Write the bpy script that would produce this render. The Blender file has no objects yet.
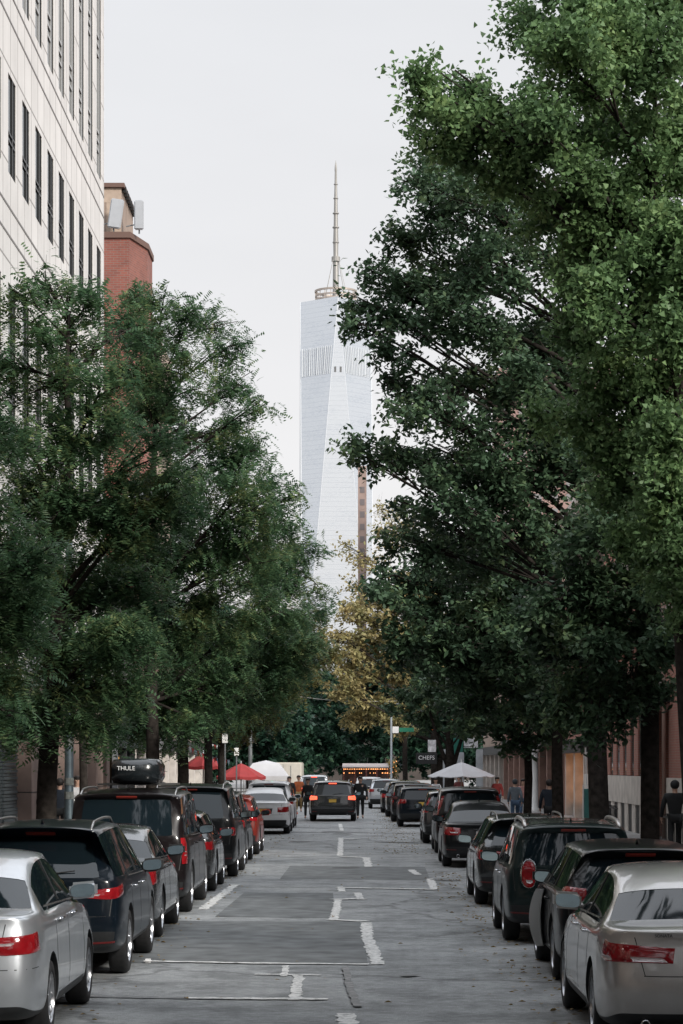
import bpy, bmesh, math, random
import numpy as np
from mathutils import Vector, Matrix
from mathutils.bvhtree import BVHTree

S = bpy.context.scene
COL = S.collection
R = math.radians
EYE = 2.35      # camera height
F = 2400.0      # focal length in pixels of the photograph
VX, HY = 364.0, 764.0   # vanishing point of the street

# ------------------------------------------------------------ camera, sky, sun
cd = bpy.data.cameras.new('camera')
cam = bpy.data.objects.new('camera', cd); COL.objects.link(cam)
cam.location = (0, 0, EYE); cam.rotation_euler = (R(90), 0, 0)
cd.sensor_fit = 'VERTICAL'; cd.sensor_height = 36; cd.sensor_width = 24
cd.lens = F / 1024 * 36
cd.shift_x = -(VX - 341.5) / 1024
cd.shift_y = (HY - 512) / 1024
cd.clip_start = 0.5; cd.clip_end = 20000
S.camera = cam

SUN_EL, SUN_AZ = R(30), R(140)     # azimuth clockwise from +Y (the street direction)
w = bpy.data.worlds.new('World'); S.world = w; w.use_nodes = True
nt = w.node_tree; nt.nodes.clear()
out = nt.nodes.new('ShaderNodeOutputWorld')
sky = nt.nodes.new('ShaderNodeTexSky'); sky.sky_type = 'NISHITA'; sky.sun_disc = False
sky.sun_elevation = SUN_EL; sky.sun_rotation = SUN_AZ; sky.dust_density = 3
bg = nt.nodes.new('ShaderNodeBackground'); bg.inputs[1].default_value = 0.08
nt.links.new(sky.outputs[0], bg.inputs[0])
# overcast layer: pale at the horizon, about twice as bright overhead
tc = nt.nodes.new('ShaderNodeTexCoord'); sep = nt.nodes.new('ShaderNodeSeparateXYZ')
nt.links.new(tc.outputs['Generated'], sep.inputs[0])
ramp = nt.nodes.new('ShaderNodeValToRGB')
e = ramp.color_ramp.elements
e[0].position = 0.0; e[0].color = (0.300, 0.291, 0.290, 1)
e[1].position = 0.30; e[1].color = (0.268, 0.269, 0.274, 1)
x = e.new(0.65); x.color = (0.52, 0.54, 0.58, 1)
x = e.new(1.0); x.color = (0.66, 0.69, 0.74, 1)
nt.links.new(sep.outputs['Z'], ramp.inputs[0])
bg2 = nt.nodes.new('ShaderNodeBackground'); bg2.inputs[1].default_value = 2.39
cn = nt.nodes.new('ShaderNodeTexNoise'); cn.inputs['Scale'].default_value = 3.5; cn.inputs['Detail'].default_value = 5
cmp_ = nt.nodes.new('ShaderNodeMapping'); cmp_.inputs['Scale'].default_value = (1, 1, 3.0); nt.links.new(tc.outputs['Generated'], cmp_.inputs[0]); nt.links.new(cmp_.outputs[0], cn.inputs['Vector'])
cr_ = nt.nodes.new('ShaderNodeMapRange'); cr_.inputs['From Min'].default_value = .3; cr_.inputs['From Max'].default_value = .7; cr_.inputs['To Min'].default_value = .95; cr_.inputs['To Max'].default_value = 1.04
nt.links.new(cn.outputs['Fac'], cr_.inputs['Value']); cs_ = nt.nodes.new('ShaderNodeVectorMath'); cs_.operation = 'SCALE'
nt.links.new(ramp.outputs[0], cs_.inputs[0]); nt.links.new(cr_.outputs[0], cs_.inputs['Scale']); nt.links.new(cs_.outputs[0], bg2.inputs[0])
mx = nt.nodes.new('ShaderNodeMixShader'); mx.inputs[0].default_value = 0.90
nt.links.new(bg.outputs[0], mx.inputs[1]); nt.links.new(bg2.outputs[0], mx.inputs[2])
nt.links.new(mx.outputs[0], out.inputs[0])

sd = bpy.data.lights.new('sun', 'SUN'); sd.energy = 3.1; sd.angle = R(10); sd.color = (1, 0.95, 0.88)
sun = bpy.data.objects.new('sun', sd); COL.objects.link(sun)
d = Vector((math.sin(SUN_AZ) * math.cos(SUN_EL), math.cos(SUN_AZ) * math.cos(SUN_EL), math.sin(SUN_EL)))
sun.rotation_euler = d.to_track_quat('Z', 'Y').to_euler(); sun.location = (0, 0, 60)

S.view_settings.view_transform = 'Standard'; S.view_settings.look = 'None'
S.view_settings.exposure = 0.43; S.view_settings.gamma = 1
S.render.engine = 'CYCLES'
S.cycles.max_bounces = 6; S.cycles.diffuse_bounces = 3; S.cycles.glossy_bounces = 3
S.cycles.transmission_bounces = 3; S.cycles.transparent_max_bounces = 4; S.cycles.volume_bounces = 0
S.cycles.use_denoising = True

# ------------------------------------------------------------ helpers
def at(px, py, y):
    """real position of something seen at photo pixel px,py and standing y metres down the street"""
    return Vector(((px - VX) * y / F, y, EYE + (HY - py) * y / F))
def ground_at(px, py):
    y = EYE * F / (py - HY)
    return ((px - VX) * y / F, y)

MATS = {}
def mat(name, col, rough=0.6, metal=0.0, noise=0.0, nscale=3.0, coat=0.0, bump=0.0, bscale=40.0, spec=0.5, emit=None, es=1.0, detail=4, col2=None):
    if name in MATS: return MATS[name]
    m = bpy.data.materials.new(name); m.use_nodes = True; n = m.node_tree; b = n.nodes['Principled BSDF']
    b.inputs['Base Color'].default_value = (*col, 1); b.inputs['Roughness'].default_value = rough
    b.inputs['Metallic'].default_value = metal; b.inputs['Coat Weight'].default_value = coat
    b.inputs['Coat Roughness'].default_value = 0.05; b.inputs['Specular IOR Level'].default_value = spec
    if emit: b.inputs['Emission Color'].default_value = (*emit, 1); b.inputs['Emission Strength'].default_value = es
    c = n.nodes.new('ShaderNodeTexCoord')
    if noise or col2:
        t = n.nodes.new('ShaderNodeTexNoise'); t.inputs['Scale'].default_value = nscale; t.inputs['Detail'].default_value = detail
        n.links.new(c.outputs['Object'], t.inputs['Vector'])
        r = n.nodes.new('ShaderNodeValToRGB'); q = r.color_ramp.elements
        q[0].position = 0.3; q[1].position = 0.7
        q[0].color = (*[v * (1 - noise) for v in col], 1)
        q[1].color = (*(col2 if col2 else [min(1, v * (1 + noise)) for v in col]), 1)
        n.links.new(t.outputs['Fac'], r.inputs[0]); n.links.new(r.outputs[0], b.inputs['Base Color'])
    if bump:
        t = n.nodes.new('ShaderNodeTexNoise'); t.inputs['Scale'].default_value = bscale; t.inputs['Detail'].default_value = 6
        n.links.new(c.outputs['Object'], t.inputs['Vector'])
        bp = n.nodes.new('ShaderNodeBump'); bp.inputs['Strength'].default_value = bump
        n.links.new(t.outputs['Fac'], bp.inputs['Height']); n.links.new(bp.outputs[0], b.inputs['Normal'])
    MATS[name] = m; return m

def brickmat(name, c1, c2, mortar, sc=(1, 1, 1), bw=0.5, rh=0.25, ms=0.02, plane='YZ', rough=0.85, off=0.5, noise=0.25):
    m = bpy.data.materials.new(name); m.use_nodes = True; n = m.node_tree; b = n.nodes['Principled BSDF']
    b.inputs['Roughness'].default_value = rough
    c = n.nodes.new('ShaderNodeTexCoord'); s = n.nodes.new('ShaderNodeSeparateXYZ'); k = n.nodes.new('ShaderNodeCombineXYZ')
    n.links.new(c.outputs['Object'], s.inputs[0])
    if plane == 'YZ':
        ad = n.nodes.new('ShaderNodeMath'); ad.operation = 'ADD'
        n.links.new(s.outputs['Y'], ad.inputs[0]); n.links.new(s.outputs['X'], ad.inputs[1]); n.links.new(ad.outputs[0], k.inputs[0])
        n.links.new(s.outputs['Z'], k.inputs[1])
    else:
        n.links.new(s.outputs['X'], k.inputs[0]); n.links.new(s.outputs['Y'], k.inputs[1])
    t = n.nodes.new('ShaderNodeTexBrick'); t.inputs['Scale'].default_value = 1
    t.inputs['Color1'].default_value = (*c1, 1); t.inputs['Color2'].default_value = (*c2, 1); t.inputs['Mortar'].default_value = (*mortar, 1)
    t.inputs['Brick Width'].default_value = bw; t.inputs['Row Height'].default_value = rh; t.inputs['Mortar Size'].default_value = ms
    t.offset = off
    n.links.new(k.outputs[0], t.inputs['Vector'])
    z = n.nodes.new('ShaderNodeTexNoise'); z.inputs['Scale'].default_value = 0.7; z.inputs['Detail'].default_value = 8
    n.links.new(c.outputs['Object'], z.inputs['Vector'])
    mp = n.nodes.new('ShaderNodeMapRange'); mp.inputs['From Min'].default_value = 0.3; mp.inputs['From Max'].default_value = 0.7
    mp.inputs['To Min'].default_value = 1 - noise; mp.inputs['To Max'].default_value = 1
    n.links.new(z.outputs['Fac'], mp.inputs['Value'])
    mu = n.nodes.new('ShaderNodeVectorMath'); mu.operation = 'SCALE'
    n.links.new(t.outputs['Color'], mu.inputs[0]); n.links.new(mp.outputs[0], mu.inputs['Scale'])
    n.links.new(mu.outputs[0], b.inputs['Base Color'])
    MATS[name] = m; return m

def leafmat(name, ca, cb, cc, trans=0.35, rough=0.45):
    m = bpy.data.materials.new(name); m.use_nodes = True; n = m.node_tree; b = n.nodes['Principled BSDF']
    b.inputs['Roughness'].default_value = rough; b.inputs['Specular IOR Level'].default_value = 0.18
    g = n.nodes.new('ShaderNodeNewGeometry'); r = n.nodes.new('ShaderNodeValToRGB'); q = r.color_ramp.elements
    q[0].position = 0; q[0].color = (*ca, 1); q[1].position = 1; q[1].color = (*cc, 1); x = q.new(0.6); x.color = (*cb, 1)
    c = n.nodes.new('ShaderNodeTexCoord'); t = n.nodes.new('ShaderNodeTexNoise'); t.inputs['Scale'].default_value = 0.9; t.inputs['Detail'].default_value = 2
    n.links.new(c.outputs['Object'], t.inputs['Vector'])
    a = n.nodes.new('ShaderNodeMath'); a.operation = 'MULTIPLY_ADD'; a.inputs[1].default_value = 0.45
    s2 = n.nodes.new('ShaderNodeMath'); s2.operation = 'MULTIPLY_ADD'; s2.inputs[1].default_value = 1.6; s2.inputs[2].default_value = -0.55
    n.links.new(t.outputs['Fac'], s2.inputs[0]); n.links.new(g.outputs['Random Per Island'], a.inputs[0]); n.links.new(s2.outputs[0], a.inputs[2])
    n.links.new(a.outputs[0], r.inputs[0]); n.links.new(r.outputs[0], b.inputs['Base Color'])
    tr = n.nodes.new('ShaderNodeBsdfTranslucent'); n.links.new(r.outputs[0], tr.inputs[0])
    mxs = n.nodes.new('ShaderNodeMixShader'); mxs.inputs[0].default_value = trans
    n.links.new(b.outputs[0], mxs.inputs[1]); n.links.new(tr.outputs[0], mxs.inputs[2])
    n.links.new(mxs.outputs[0], n.nodes['Material Output'].inputs[0])
    MATS[name] = m; return m

class MB:
    """collects shapes into one mesh"""
    def __init__(s): s.v = []; s.f = []; s.m = []
    def add(s, vs, fs, mi=0):
        o = len(s.v); s.v.extend([tuple(a) for a in vs]); s.f.extend([tuple(o + i for i in f) for f in fs]); s.m.extend([mi] * len(fs)); return s
    def box(s, x0, x1, y0, y1, z0, z1, mi=0, bev=0):
        vs = [(x, y, z) for z in (z0, z1) for y in (y0, y1) for x in (x0, x1)]
        return s.add(vs, [(0, 2, 3, 1), (4, 5, 7, 6), (0, 1, 5, 4), (2, 6, 7, 3), (0, 4, 6, 2), (1, 3, 7, 5)], mi)
    def tube(s, pts, rad, n=8, mi=0, caps=True):
        pts = [Vector(p) for p in pts]; k = len(pts); rad = rad if hasattr(rad, '__len__') else [rad] * k
        vs = []; up = None
        for i, p in enumerate(pts):
            t = (pts[min(i + 1, k - 1)] - pts[max(i - 1, 0)])
            t = t.normalized() if t.length > 1e-9 else Vector((0, 0, 1))
            if up is None: up = t.orthogonal().normalized()
            up = (up - t * up.dot(t)); up = up.normalized() if up.length > 1e-6 else t.orthogonal().normalized()
            b = t.cross(up)
            for a in range(n):
                th = 2 * math.pi * a / n; vs.append(p + (up * math.cos(th) + b * math.sin(th)) * rad[i])
        fs = [(i * n + a, i * n + (a + 1) % n, (i + 1) * n + (a + 1) % n, (i + 1) * n + a) for i in range(k - 1) for a in range(n)]
        if caps: fs += [tuple(range(n - 1, -1, -1)), tuple(range((k - 1) * n, k * n))]
        return s.add(vs, fs, mi)
    def lathe(s, prof, c=(0, 0, 0), n=20, mi=0, axis='Z'):
        vs = []; k = len(prof)
        for r_, h in prof:
            for a in range(n):
                th = 2 * math.pi * a / n; p = (r_ * math.cos(th), r_ * math.sin(th), h)
                if axis == 'X': p = (h, p[0], p[1])
                vs.append((p[0] + c[0], p[1] + c[1], p[2] + c[2]))
        fs = [(i * n + a, i * n + (a + 1) % n, (i + 1) * n + (a + 1) % n, (i + 1) * n + a) for i in range(k - 1) for a in range(n)]
        return s.add(vs, fs, mi)
    def build(s, name, mats, parent=None, smooth=False, loc=None, weld=False):
        me = bpy.data.meshes.new(name); me.from_pydata(s.v, [], s.f)
        for m in (mats if isinstance(mats, (list, tuple)) else [mats]): me.materials.append(m)
        me.polygons.foreach_set('material_index', s.m)
        if smooth: me.polygons.foreach_set('use_smooth', [True] * len(s.f))
        me.update()
        return link(name, me, parent, loc)
def link(name, me, parent=None, loc=None):
    o = bpy.data.objects.new(name, me); COL.objects.link(o)
    if parent: o.parent = parent
    if loc is not None: o.location = loc
    return o
def empty(name, loc=(0, 0, 0), rz=0):
    o = bpy.data.objects.new(name, None); COL.objects.link(o); o.location = loc; o.rotation_euler = (0, 0, rz); o.empty_display_size = 0.3; return o
def tag(o, label=None, cat=None, group=None, kind=None):
    if label: o['label'] = label
    if cat: o['category'] = cat
    if group: o['group'] = group
    if kind: o['kind'] = kind
    return o
def smooth_by_angle(me, ang=35):
    me.polygons.foreach_set('use_smooth', [True] * len(me.polygons))
    bm = bmesh.new(); bm.from_mesh(me)
    for ed in bm.edges:
        if len(ed.link_faces) == 2 and ed.calc_face_angle(0) > R(ang): ed.smooth = False
    bm.to_mesh(me); bm.free()
def bevel_box(x0, x1, y0, y1, z0, z1, b=0.02, seg=2):
    bm = bmesh.new(); bmesh.ops.create_cube(bm, size=1)
    for v in bm.verts: v.co = Vector(((x0 + x1) / 2 + v.co.x * (x1 - x0), (y0 + y1) / 2 + v.co.y * (y1 - y0), (z0 + z1) / 2 + v.co.z * (z1 - z0)))
    bmesh.ops.bevel(bm, geom=bm.edges[:], offset=b, segments=seg, affect='EDGES')
    vs = [v.co.copy() for v in bm.verts]; bm.verts.index_update(); fs = [tuple(v.index for v in f.verts) for f in bm.faces]; bm.free(); return vs, fs
def text_mesh(s, size, depth=0.004):
    c = bpy.data.curves.new('lettering', 'FONT'); c.body = s; c.size = size; c.extrude = depth; c.align_x = 'CENTER'; c.align_y = 'CENTER'
    o = bpy.data.objects.new('lettering', c); COL.objects.link(o); bpy.context.view_layer.update()
    me = bpy.data.meshes.new_from_object(o.evaluated_get(bpy.context.evaluated_depsgraph_get())); bpy.data.objects.remove(o); bpy.data.curves.remove(c)
    me.materials.clear(); return me
def lettering(s, size, m, loc, rot, parent, name='lettering', bold=0):
    me = text_mesh(s, size); me.materials.append(m); o = link(name, me, parent, loc); o.rotation_euler = rot; return o

# ------------------------------------------------------------ materials
rnd = random.Random(7)
M_chrome = mat('chrome', (0.75, 0.76, 0.78), 0.12, 1.0)
M_trim = mat('black_trim', (0.012, 0.013, 0.014), 0.55, noise=0.2, nscale=30)
M_glass = mat('car_glass', (0.008, 0.014, 0.018), 0.03, 0.0, spec=.5)
M_glass.node_tree.nodes['Principled BSDF'].inputs['IOR'].default_value = 1.45
M_tyre = mat('tyre_rubber', (0.013, 0.013, 0.014), 0.75, noise=0.3, nscale=20)
M_rim = mat('alloy_rim', (0.42, 0.43, 0.45), 0.28, 0.9, noise=0.15, nscale=15)
M_red = mat('red_lens', (0.27, 0.008, 0.012), 0.12, coat=1.0, noise=0.22, nscale=9)
M_clear = mat('clear_lens', (0.50, 0.42, 0.42), 0.15, 0.3, coat=1.0, noise=0.15, nscale=25)
M_lit = mat('lit_tail_lamp', (0.5, 0.05, 0.02), 0.3, emit=(1.0, 0.085, 0.04), es=2.6)
M_plate_w = mat('white_plate', (0.72, 0.72, 0.70), 0.4, noise=0.06, nscale=20)
M_plate_y = mat('yellow_plate', (0.65, 0.42, 0.08), 0.4, noise=0.08, nscale=20)
M_mirror = mat('mirror_glass', (0.55, 0.68, 0.72), 0.03, 1.0)
M_rail = mat('roof_rail', (0.35, 0.35, 0.34), 0.3, 0.9)
M_tint = mat('silver_trim', (0.5, 0.5, 0.5), 0.25, 0.9)
def paint(name, c, metal=0.0, rough=0.28):
    m = mat(name, c, rough, metal, noise=0.06, nscale=5, coat=1.0)
    if metal < .3: m.node_tree.nodes['Principled BSDF'].inputs['Specular IOR Level'].default_value = .12; m.node_tree.nodes['Principled BSDF'].inputs['Coat Weight'].default_value = .42
    return m
P_black = paint('black_paint', (0.008, 0.009, 0.010))
P_navy = paint('dark_blue_paint', (0.005, 0.009, 0.014))
P_silver = paint('silver_paint', (0.50, 0.53, 0.56), 0.65, 0.33)
P_champ = paint('warm_silver_paint', (0.50, 0.48, 0.46), 0.65, 0.33)
P_grey = paint('dark_grey_paint', (0.022, 0.026, 0.027), 0.3, 0.25)
P_gunm = paint('gunmetal_paint', (0.055, 0.058, 0.06), 0.5, 0.25)
P_white = paint('white_paint', (0.72, 0.73, 0.74))
P_green = paint('dark_green_paint', (0.010, 0.020, 0.020))
P_red = paint('red_paint', (0.16, 0.022, 0.016))
P_brown = paint('dark_brown_paint', (0.009, 0.007, 0.0075))
# ------------------------------------------------------------ ground, road, pavement
def asphalt():
    m = bpy.data.materials.new('asphalt'); m.use_nodes = True; n = m.node_tree; b = n.nodes['Principled BSDF']
    b.inputs['Roughness'].default_value = 0.72
    c = n.nodes.new('ShaderNodeTexCoord')
    def noise(sc, det, vec=None, rough=0.6):
        t = n.nodes.new('ShaderNodeTexNoise'); t.inputs['Scale'].default_value = sc; t.inputs['Detail'].default_value = det; t.inputs['Roughness'].default_value = rough
        n.links.new(vec or c.outputs['Object'], t.inputs['Vector']); return t.outputs['Fac']
    def ramp(fac, a, ca, bb, cb):
        r = n.nodes.new('ShaderNodeValToRGB'); q = r.color_ramp.elements
        q[0].position = a; q[0].color = (*ca, 1); q[1].position = bb; q[1].color = (*cb, 1); n.links.new(fac, r.inputs[0]); return r.outputs[0]
    def mul(a, b_):
        k = n.nodes.new('ShaderNodeMix'); k.data_type = 'RGBA'; k.blend_type = 'MULTIPLY'; k.inputs[0].default_value = 1
        n.links.new(a, k.inputs[6]); n.links.new(b_, k.inputs[7]); return k.outputs[2]
    mp = n.nodes.new('ShaderNodeMapping'); mp.inputs['Scale'].default_value = (1.0, 0.12, 1); n.links.new(c.outputs['Object'], mp.inputs[0])
    base = ramp(noise(0.25, 5), 0.3, (0.36, 0.378, 0.382), 0.7, (0.48, 0.498, 0.502))
    streak = ramp(noise(2.2, 6, mp.outputs[0]), 0.3, (0.82, 0.82, 0.82), 0.7, (1, 1, 1))       # wheel tracks along the street
    grain = ramp(noise(70, 3), 0.35, (0.62, 0.62, 0.62), 0.65, (1, 1, 1))
    blot = mul(ramp(noise(1.1, 9, rough=0.78), 0.40, (0.55, 0.56, 0.56), 0.55, (1, 1, 1)), ramp(noise(9, 5, rough=.7), 0.38, (0.74, 0.74, 0.74), 0.6, (1, 1, 1)))
    v = n.nodes.new('ShaderNodeTexVoronoi'); v.feature = 'DISTANCE_TO_EDGE'; v.inputs['Scale'].default_value = 0.33
    wv = n.nodes.new('ShaderNodeTexNoise'); wv.inputs['Scale'].default_value = 1.5; wv.inputs['Detail'].default_value = 5
    n.links.new(c.outputs['Object'], wv.inputs['Vector'])
    av = n.nodes.new('ShaderNodeMix'); av.data_type = 'VECTOR'; av.inputs[0].default_value = 0.55
    n.links.new(c.outputs['Object'], av.inputs[4]); n.links.new(wv.outputs['Color'], av.inputs[5]); n.links.new(av.outputs[1], v.inputs['Vector'])
    crack = ramp(v.outputs['Distance'], 0.0, (0.5, 0.5, 0.5), 0.016, (1, 1, 1))
    col = mul(mul(mul(mul(base, streak), grain), blot), crack)
    n.links.new(col, b.inputs['Base Color'])
    bp = n.nodes.new('ShaderNodeBump'); bp.inputs['Strength'].default_value = 0.5; bp.inputs['Distance'].default_value = 0.02
    n.links.new(noise(60, 4), bp.inputs['Height']); n.links.new(bp.outputs[0], b.inputs['Normal'])
    return m
M_asphalt = asphalt()
M_patch = mat('new_asphalt', (0.12, 0.129, 0.131), 0.75, noise=0.45, nscale=2.5, bump=0.4, bscale=60, detail=8)
M_conc = brickmat('pavement_slabs', (0.27, 0.265, 0.255), (0.22, 0.215, 0.21), (0.10, 0.10, 0.10), bw=1.5, rh=1.5, ms=0.02, plane='XY', off=0)
M_kerb = mat('kerb_stone', (0.30, 0.30, 0.29), 0.8, noise=0.3, nscale=4, bump=0.3)
M_earth = mat('ground_earth', (0.10, 0.10, 0.09), 0.9, noise=0.3, nscale=0.05)
KL, KR, FL, FR = -4.95, 4.15, -10.0, 8.8

g = MB(); g.add([(-3000, -600, -0.008), (3000, -600, -0.008), (3000, 4200, -0.008), (-3000, 4200, -0.008)], [(0, 1, 2, 3)])
tag(g.build('ground', M_earth), 'dark open ground of the city reaching to the horizon', kind='structure')
g = MB(); g.add([(KL, -40, 0), (KR, -40, 0), (KR, 420, 0), (KL, 420, 0)], [(0, 1, 2, 3)])
tag(g.build('road', M_asphalt), 'worn grey asphalt street running away between the cars', kind='structure')
g = MB(); g.add([(KL - 40, 186, -0.004), (KL, 186, -0.004), (KL, 198, -0.004), (KL - 40, 198, -0.004)], [(0, 1, 2, 3)]).add([(KR, 186, -0.004), (KR + 40, 186, -0.004), (KR + 40, 198, -0.004), (KR, 198, -0.004)], [(0, 1, 2, 3)])
tag(g.build('cross_road', M_asphalt), 'asphalt side street crossing beyond the parked cars', kind='structure')
for nm, x0, x1, kx in (('pavement', FL - 12, KL - 0.16, KL), ('pavement', KR + 0.16, FR + 12, KR)):
    g = MB()
    for y0, y1 in ((-40, 186), (198, 420)): g.box(x0, x1, y0, y1, -0.3, 0.14)
    tag(g.build(nm, M_conc), ('left' if kx < 0 else 'right') + ' concrete pavement beside the street', kind='structure')
    g = MB()
    for y0, y1 in ((-40, 186), (198, 420)):
        y = y0
        while y < y1:
            a, b = (KL - 0.16, KL) if kx < 0 else (KR, KR + 0.16)
            g.box(a, b, y + 0.005, min(y + 2.4, y1) - 0.005, -0.3, 0.145); y += 2.4
    tag(g.build('kerb', M_kerb), ('left' if kx < 0 else 'right') + ' stone kerb along the parked cars', kind='structure')

# resurfaced patches and white marks (utility survey paint), traced onto the road surface
def quad_on_road(pts, z): return [(*ground_at(*p), z) for p in pts]
g = MB()
g.add(quad_on_road([(60, 963), (368, 964), (360, 922), (120, 921)], 0.004), [(0, 1, 2, 3)])
g.add(quad_on_road([(244, 893), (333, 893), (336, 918), (215, 917)], 0.004), [(0, 1, 2, 3)])
g.add(quad_on_road([(290, 866), (425, 867), (430, 880), (280, 879)], 0.004), [(0, 1, 2, 3)])
tag(g.build('asphalt_patch', M_patch), 'darker resurfaced asphalt patches between the white lines', kind='structure')

def paintmat(name, col, amount):
    m = bpy.data.materials.new(name); m.use_nodes = True; n = m.node_tree; b = n.nodes['Principled BSDF']
    c = n.nodes.new('ShaderNodeTexCoord'); t = n.nodes.new('ShaderNodeTexNoise'); t.inputs['Scale'].default_value = 9; t.inputs['Detail'].default_value = 8; t.inputs['Roughness'].default_value = 0.75
    n.links.new(c.outputs['Object'], t.inputs['Vector']); r = n.nodes.new('ShaderNodeValToRGB'); q = r.color_ramp.elements
    q[0].position = amount - 0.07; q[0].color = (0.15, 0.155, 0.155, 1); q[1].position = amount + 0.08; q[1].color = (*col, 1)
    n.links.new(t.outputs['Fac'], r.inputs[0]); n.links.new(r.outputs[0], b.inputs['Base Color']); b.inputs['Roughness'].default_value = 0.7
    return m
M_line = paintmat('worn_white_paint', (0.68, 0.68, 0.66), 0.44)
M_faint = paintmat('faint_white_paint', (0.30, 0.29, 0.29), 0.55)
def mark(mb, pts, wpx, z=0.009, seed=0):
    """a brushed line: polyline in photo pixels on the road, width in pixels measured across the line on the ground"""
    P = [Vector(ground_at(*p)) for p in pts]; rr = random.Random(seed)
    # resample
    Q = []
    for a, b in zip(P[:-1], P[1:]):
        k = max(2, int((b - a).length / 0.12))
        Q += [a.lerp(b, i / k) for i in range(k)]
    Q.append(P[-1]); vs = []
    for i, q in enumerate(Q):
        t = (Q[min(i + 1, len(Q) - 1)] - Q[max(i - 1, 0)]).normalized(); nn = Vector((-t.y, t.x))
        wv = wpx * 0.5
        l, r_ = q + nn * wv * rr.uniform(0.6, 1.2), q - nn * wv * rr.uniform(0.6, 1.2)
        vs += [(l.x, l.y, z), (r_.x, r_.y, z)]
    mb.add(vs, [(2 * i, 2 * i + 1, 2 * i + 3, 2 * i + 2) for i in range(len(Q) - 1)])
mk = MB()
thick = [([(366, 923), (368, 940), (378, 965)], .17), ([(338, 900), (336, 912), (333, 921)], .15), ([(357, 893), (361, 900)], .15),
         ([(340, 887), (342, 892)], .14), ([(430, 879), (434, 890)], .17), ([(366, 858), (369, 867)], .20), ([(341, 838), (340, 856)], .17),
         ([(340, 824), (342, 831)], .16), ([(299, 976), (295, 1001)], .13), ([(286, 966), (284, 977)], .09), ([(345, 1014), (349, 1030)], .19),
         ([(235, 885), (218, 898), (203, 910)], .19), ([(411, 870), (418, 875)], .18)]
for i, (p, wv) in enumerate(thick): mark(mk, p, wv, 0.009, i)
thin = [([(152, 962), (260, 964), (369, 965)], .16), ([(330, 920), (366, 922)], .22), ([(333, 900), (364, 899)], .26), ([(338, 888), (390, 889), (436, 890)], .3),
        ([(188, 999), (328, 1000)], .18), ([(255, 975), (321, 976)], .10), ([(341, 839), (358, 839.5)], .5), ([(340, 857), (367, 858)], .35)]
for i, (p, wv) in enumerate(thin): mark(mk, p, wv, 0.013, 50 + i)
tag(mk.build('road_marking', M_line), 'worn white survey lines stepping down the asphalt', kind='structure')
mk = MB()
for i, (p, wv) in enumerate([([(345, 968), (350, 990), (358, 1008)], .09), ([(322, 832), (452, 834.5)], .35), ([(381, 842), (414, 843)], .5), ([(432, 880), (460, 881)], .25),
                             ([(404, 976), (416, 977)], .3), ([(60, 997), (188, 999)], .12), ([(200, 827), (452, 829)], .35), ([(280, 833), (345, 832)], .3), ([(430, 820), (425, 827)], .3)]):
    mark(mk, p, wv, 0.017, 90 + i)
tag(mk.build('faded_marking', M_faint), 'faded pale lines on the asphalt', kind='structure')
mk = MB()
for cx, cy in ((342, 834), (346, 868), (300, 842)):      # manhole covers and utility lids
    gx, gy = ground_at(cx, cy); mk.lathe([(0.0, 0.012), (0.3, 0.012), (0.33, 0.006)], (gx, gy, 0), 20)
tag(mk.build('manhole_cover', mat('cast_iron', (0.05, 0.05, 0.05), 0.6, 0.5, noise=.3)), 'dark iron lids set in the street', kind='structure')

# leaf litter
def litter():
    rr = np.random.default_rng(3); V = []; Fs = []
    spots = []
    for _ in range(380):
        spots.append((rr.normal(1.75, 0.28), rr.uniform(21, 52)))
    for _ in range(700): spots.append((rr.normal(3.9, 0.25), rr.uniform(18, 120)))
    for _ in range(900): spots.append((rr.normal(1.15, 0.42), rr.uniform(62, 125)))
    for _ in range(250): spots.append((rr.normal(-2.7, 0.25), rr.uniform(20, 90)))
    for _ in range(110): spots.append((rr.uniform(-2.4, 1.9), rr.uniform(18, 120)))
    for i, (x, y) in enumerate(spots):
        s = rr.uniform(0.02, 0.042); a = rr.uniform(0, 6.28); c, sn = math.cos(a) * s, math.sin(a) * s; o = len(V); h = rr.uniform(0, .02)
        V += [(x + c, y + sn, .02), (x - sn * .6, y + c * .6, .022 + h), (x - c, y - sn, .02), (x + sn * .6, y - c * .6, .021 + h)]; Fs.append((o, o + 1, o + 2, o + 3))
    mb = MB(); mb.v = V; mb.f = Fs; mb.m = [0] * len(Fs)
    return mb.build('fallen_leaves', leafmat('dead_leaf', (0.16, 0.10, 0.04), (0.26, 0.18, 0.06), (0.30, 0.24, 0.12), 0.1))
tag(litter(), 'scattered small yellow brown leaves lying on the asphalt by the parked cars', kind='stuff')
mb = MB(); gx, gy = ground_at(148, 963)
mb.add(*bevel_box(gx - .05, gx + .05, gy - .06, gy + .05, 0.003, 0.05, 0.02, 2))
tag(mb.build('crumpled_paper', mat('white_paper', (0.7, 0.7, 0.7), 0.7, noise=.1)), 'small crumpled white paper cup lying on the road beside the dark blue crossover', 'litter')
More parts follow.
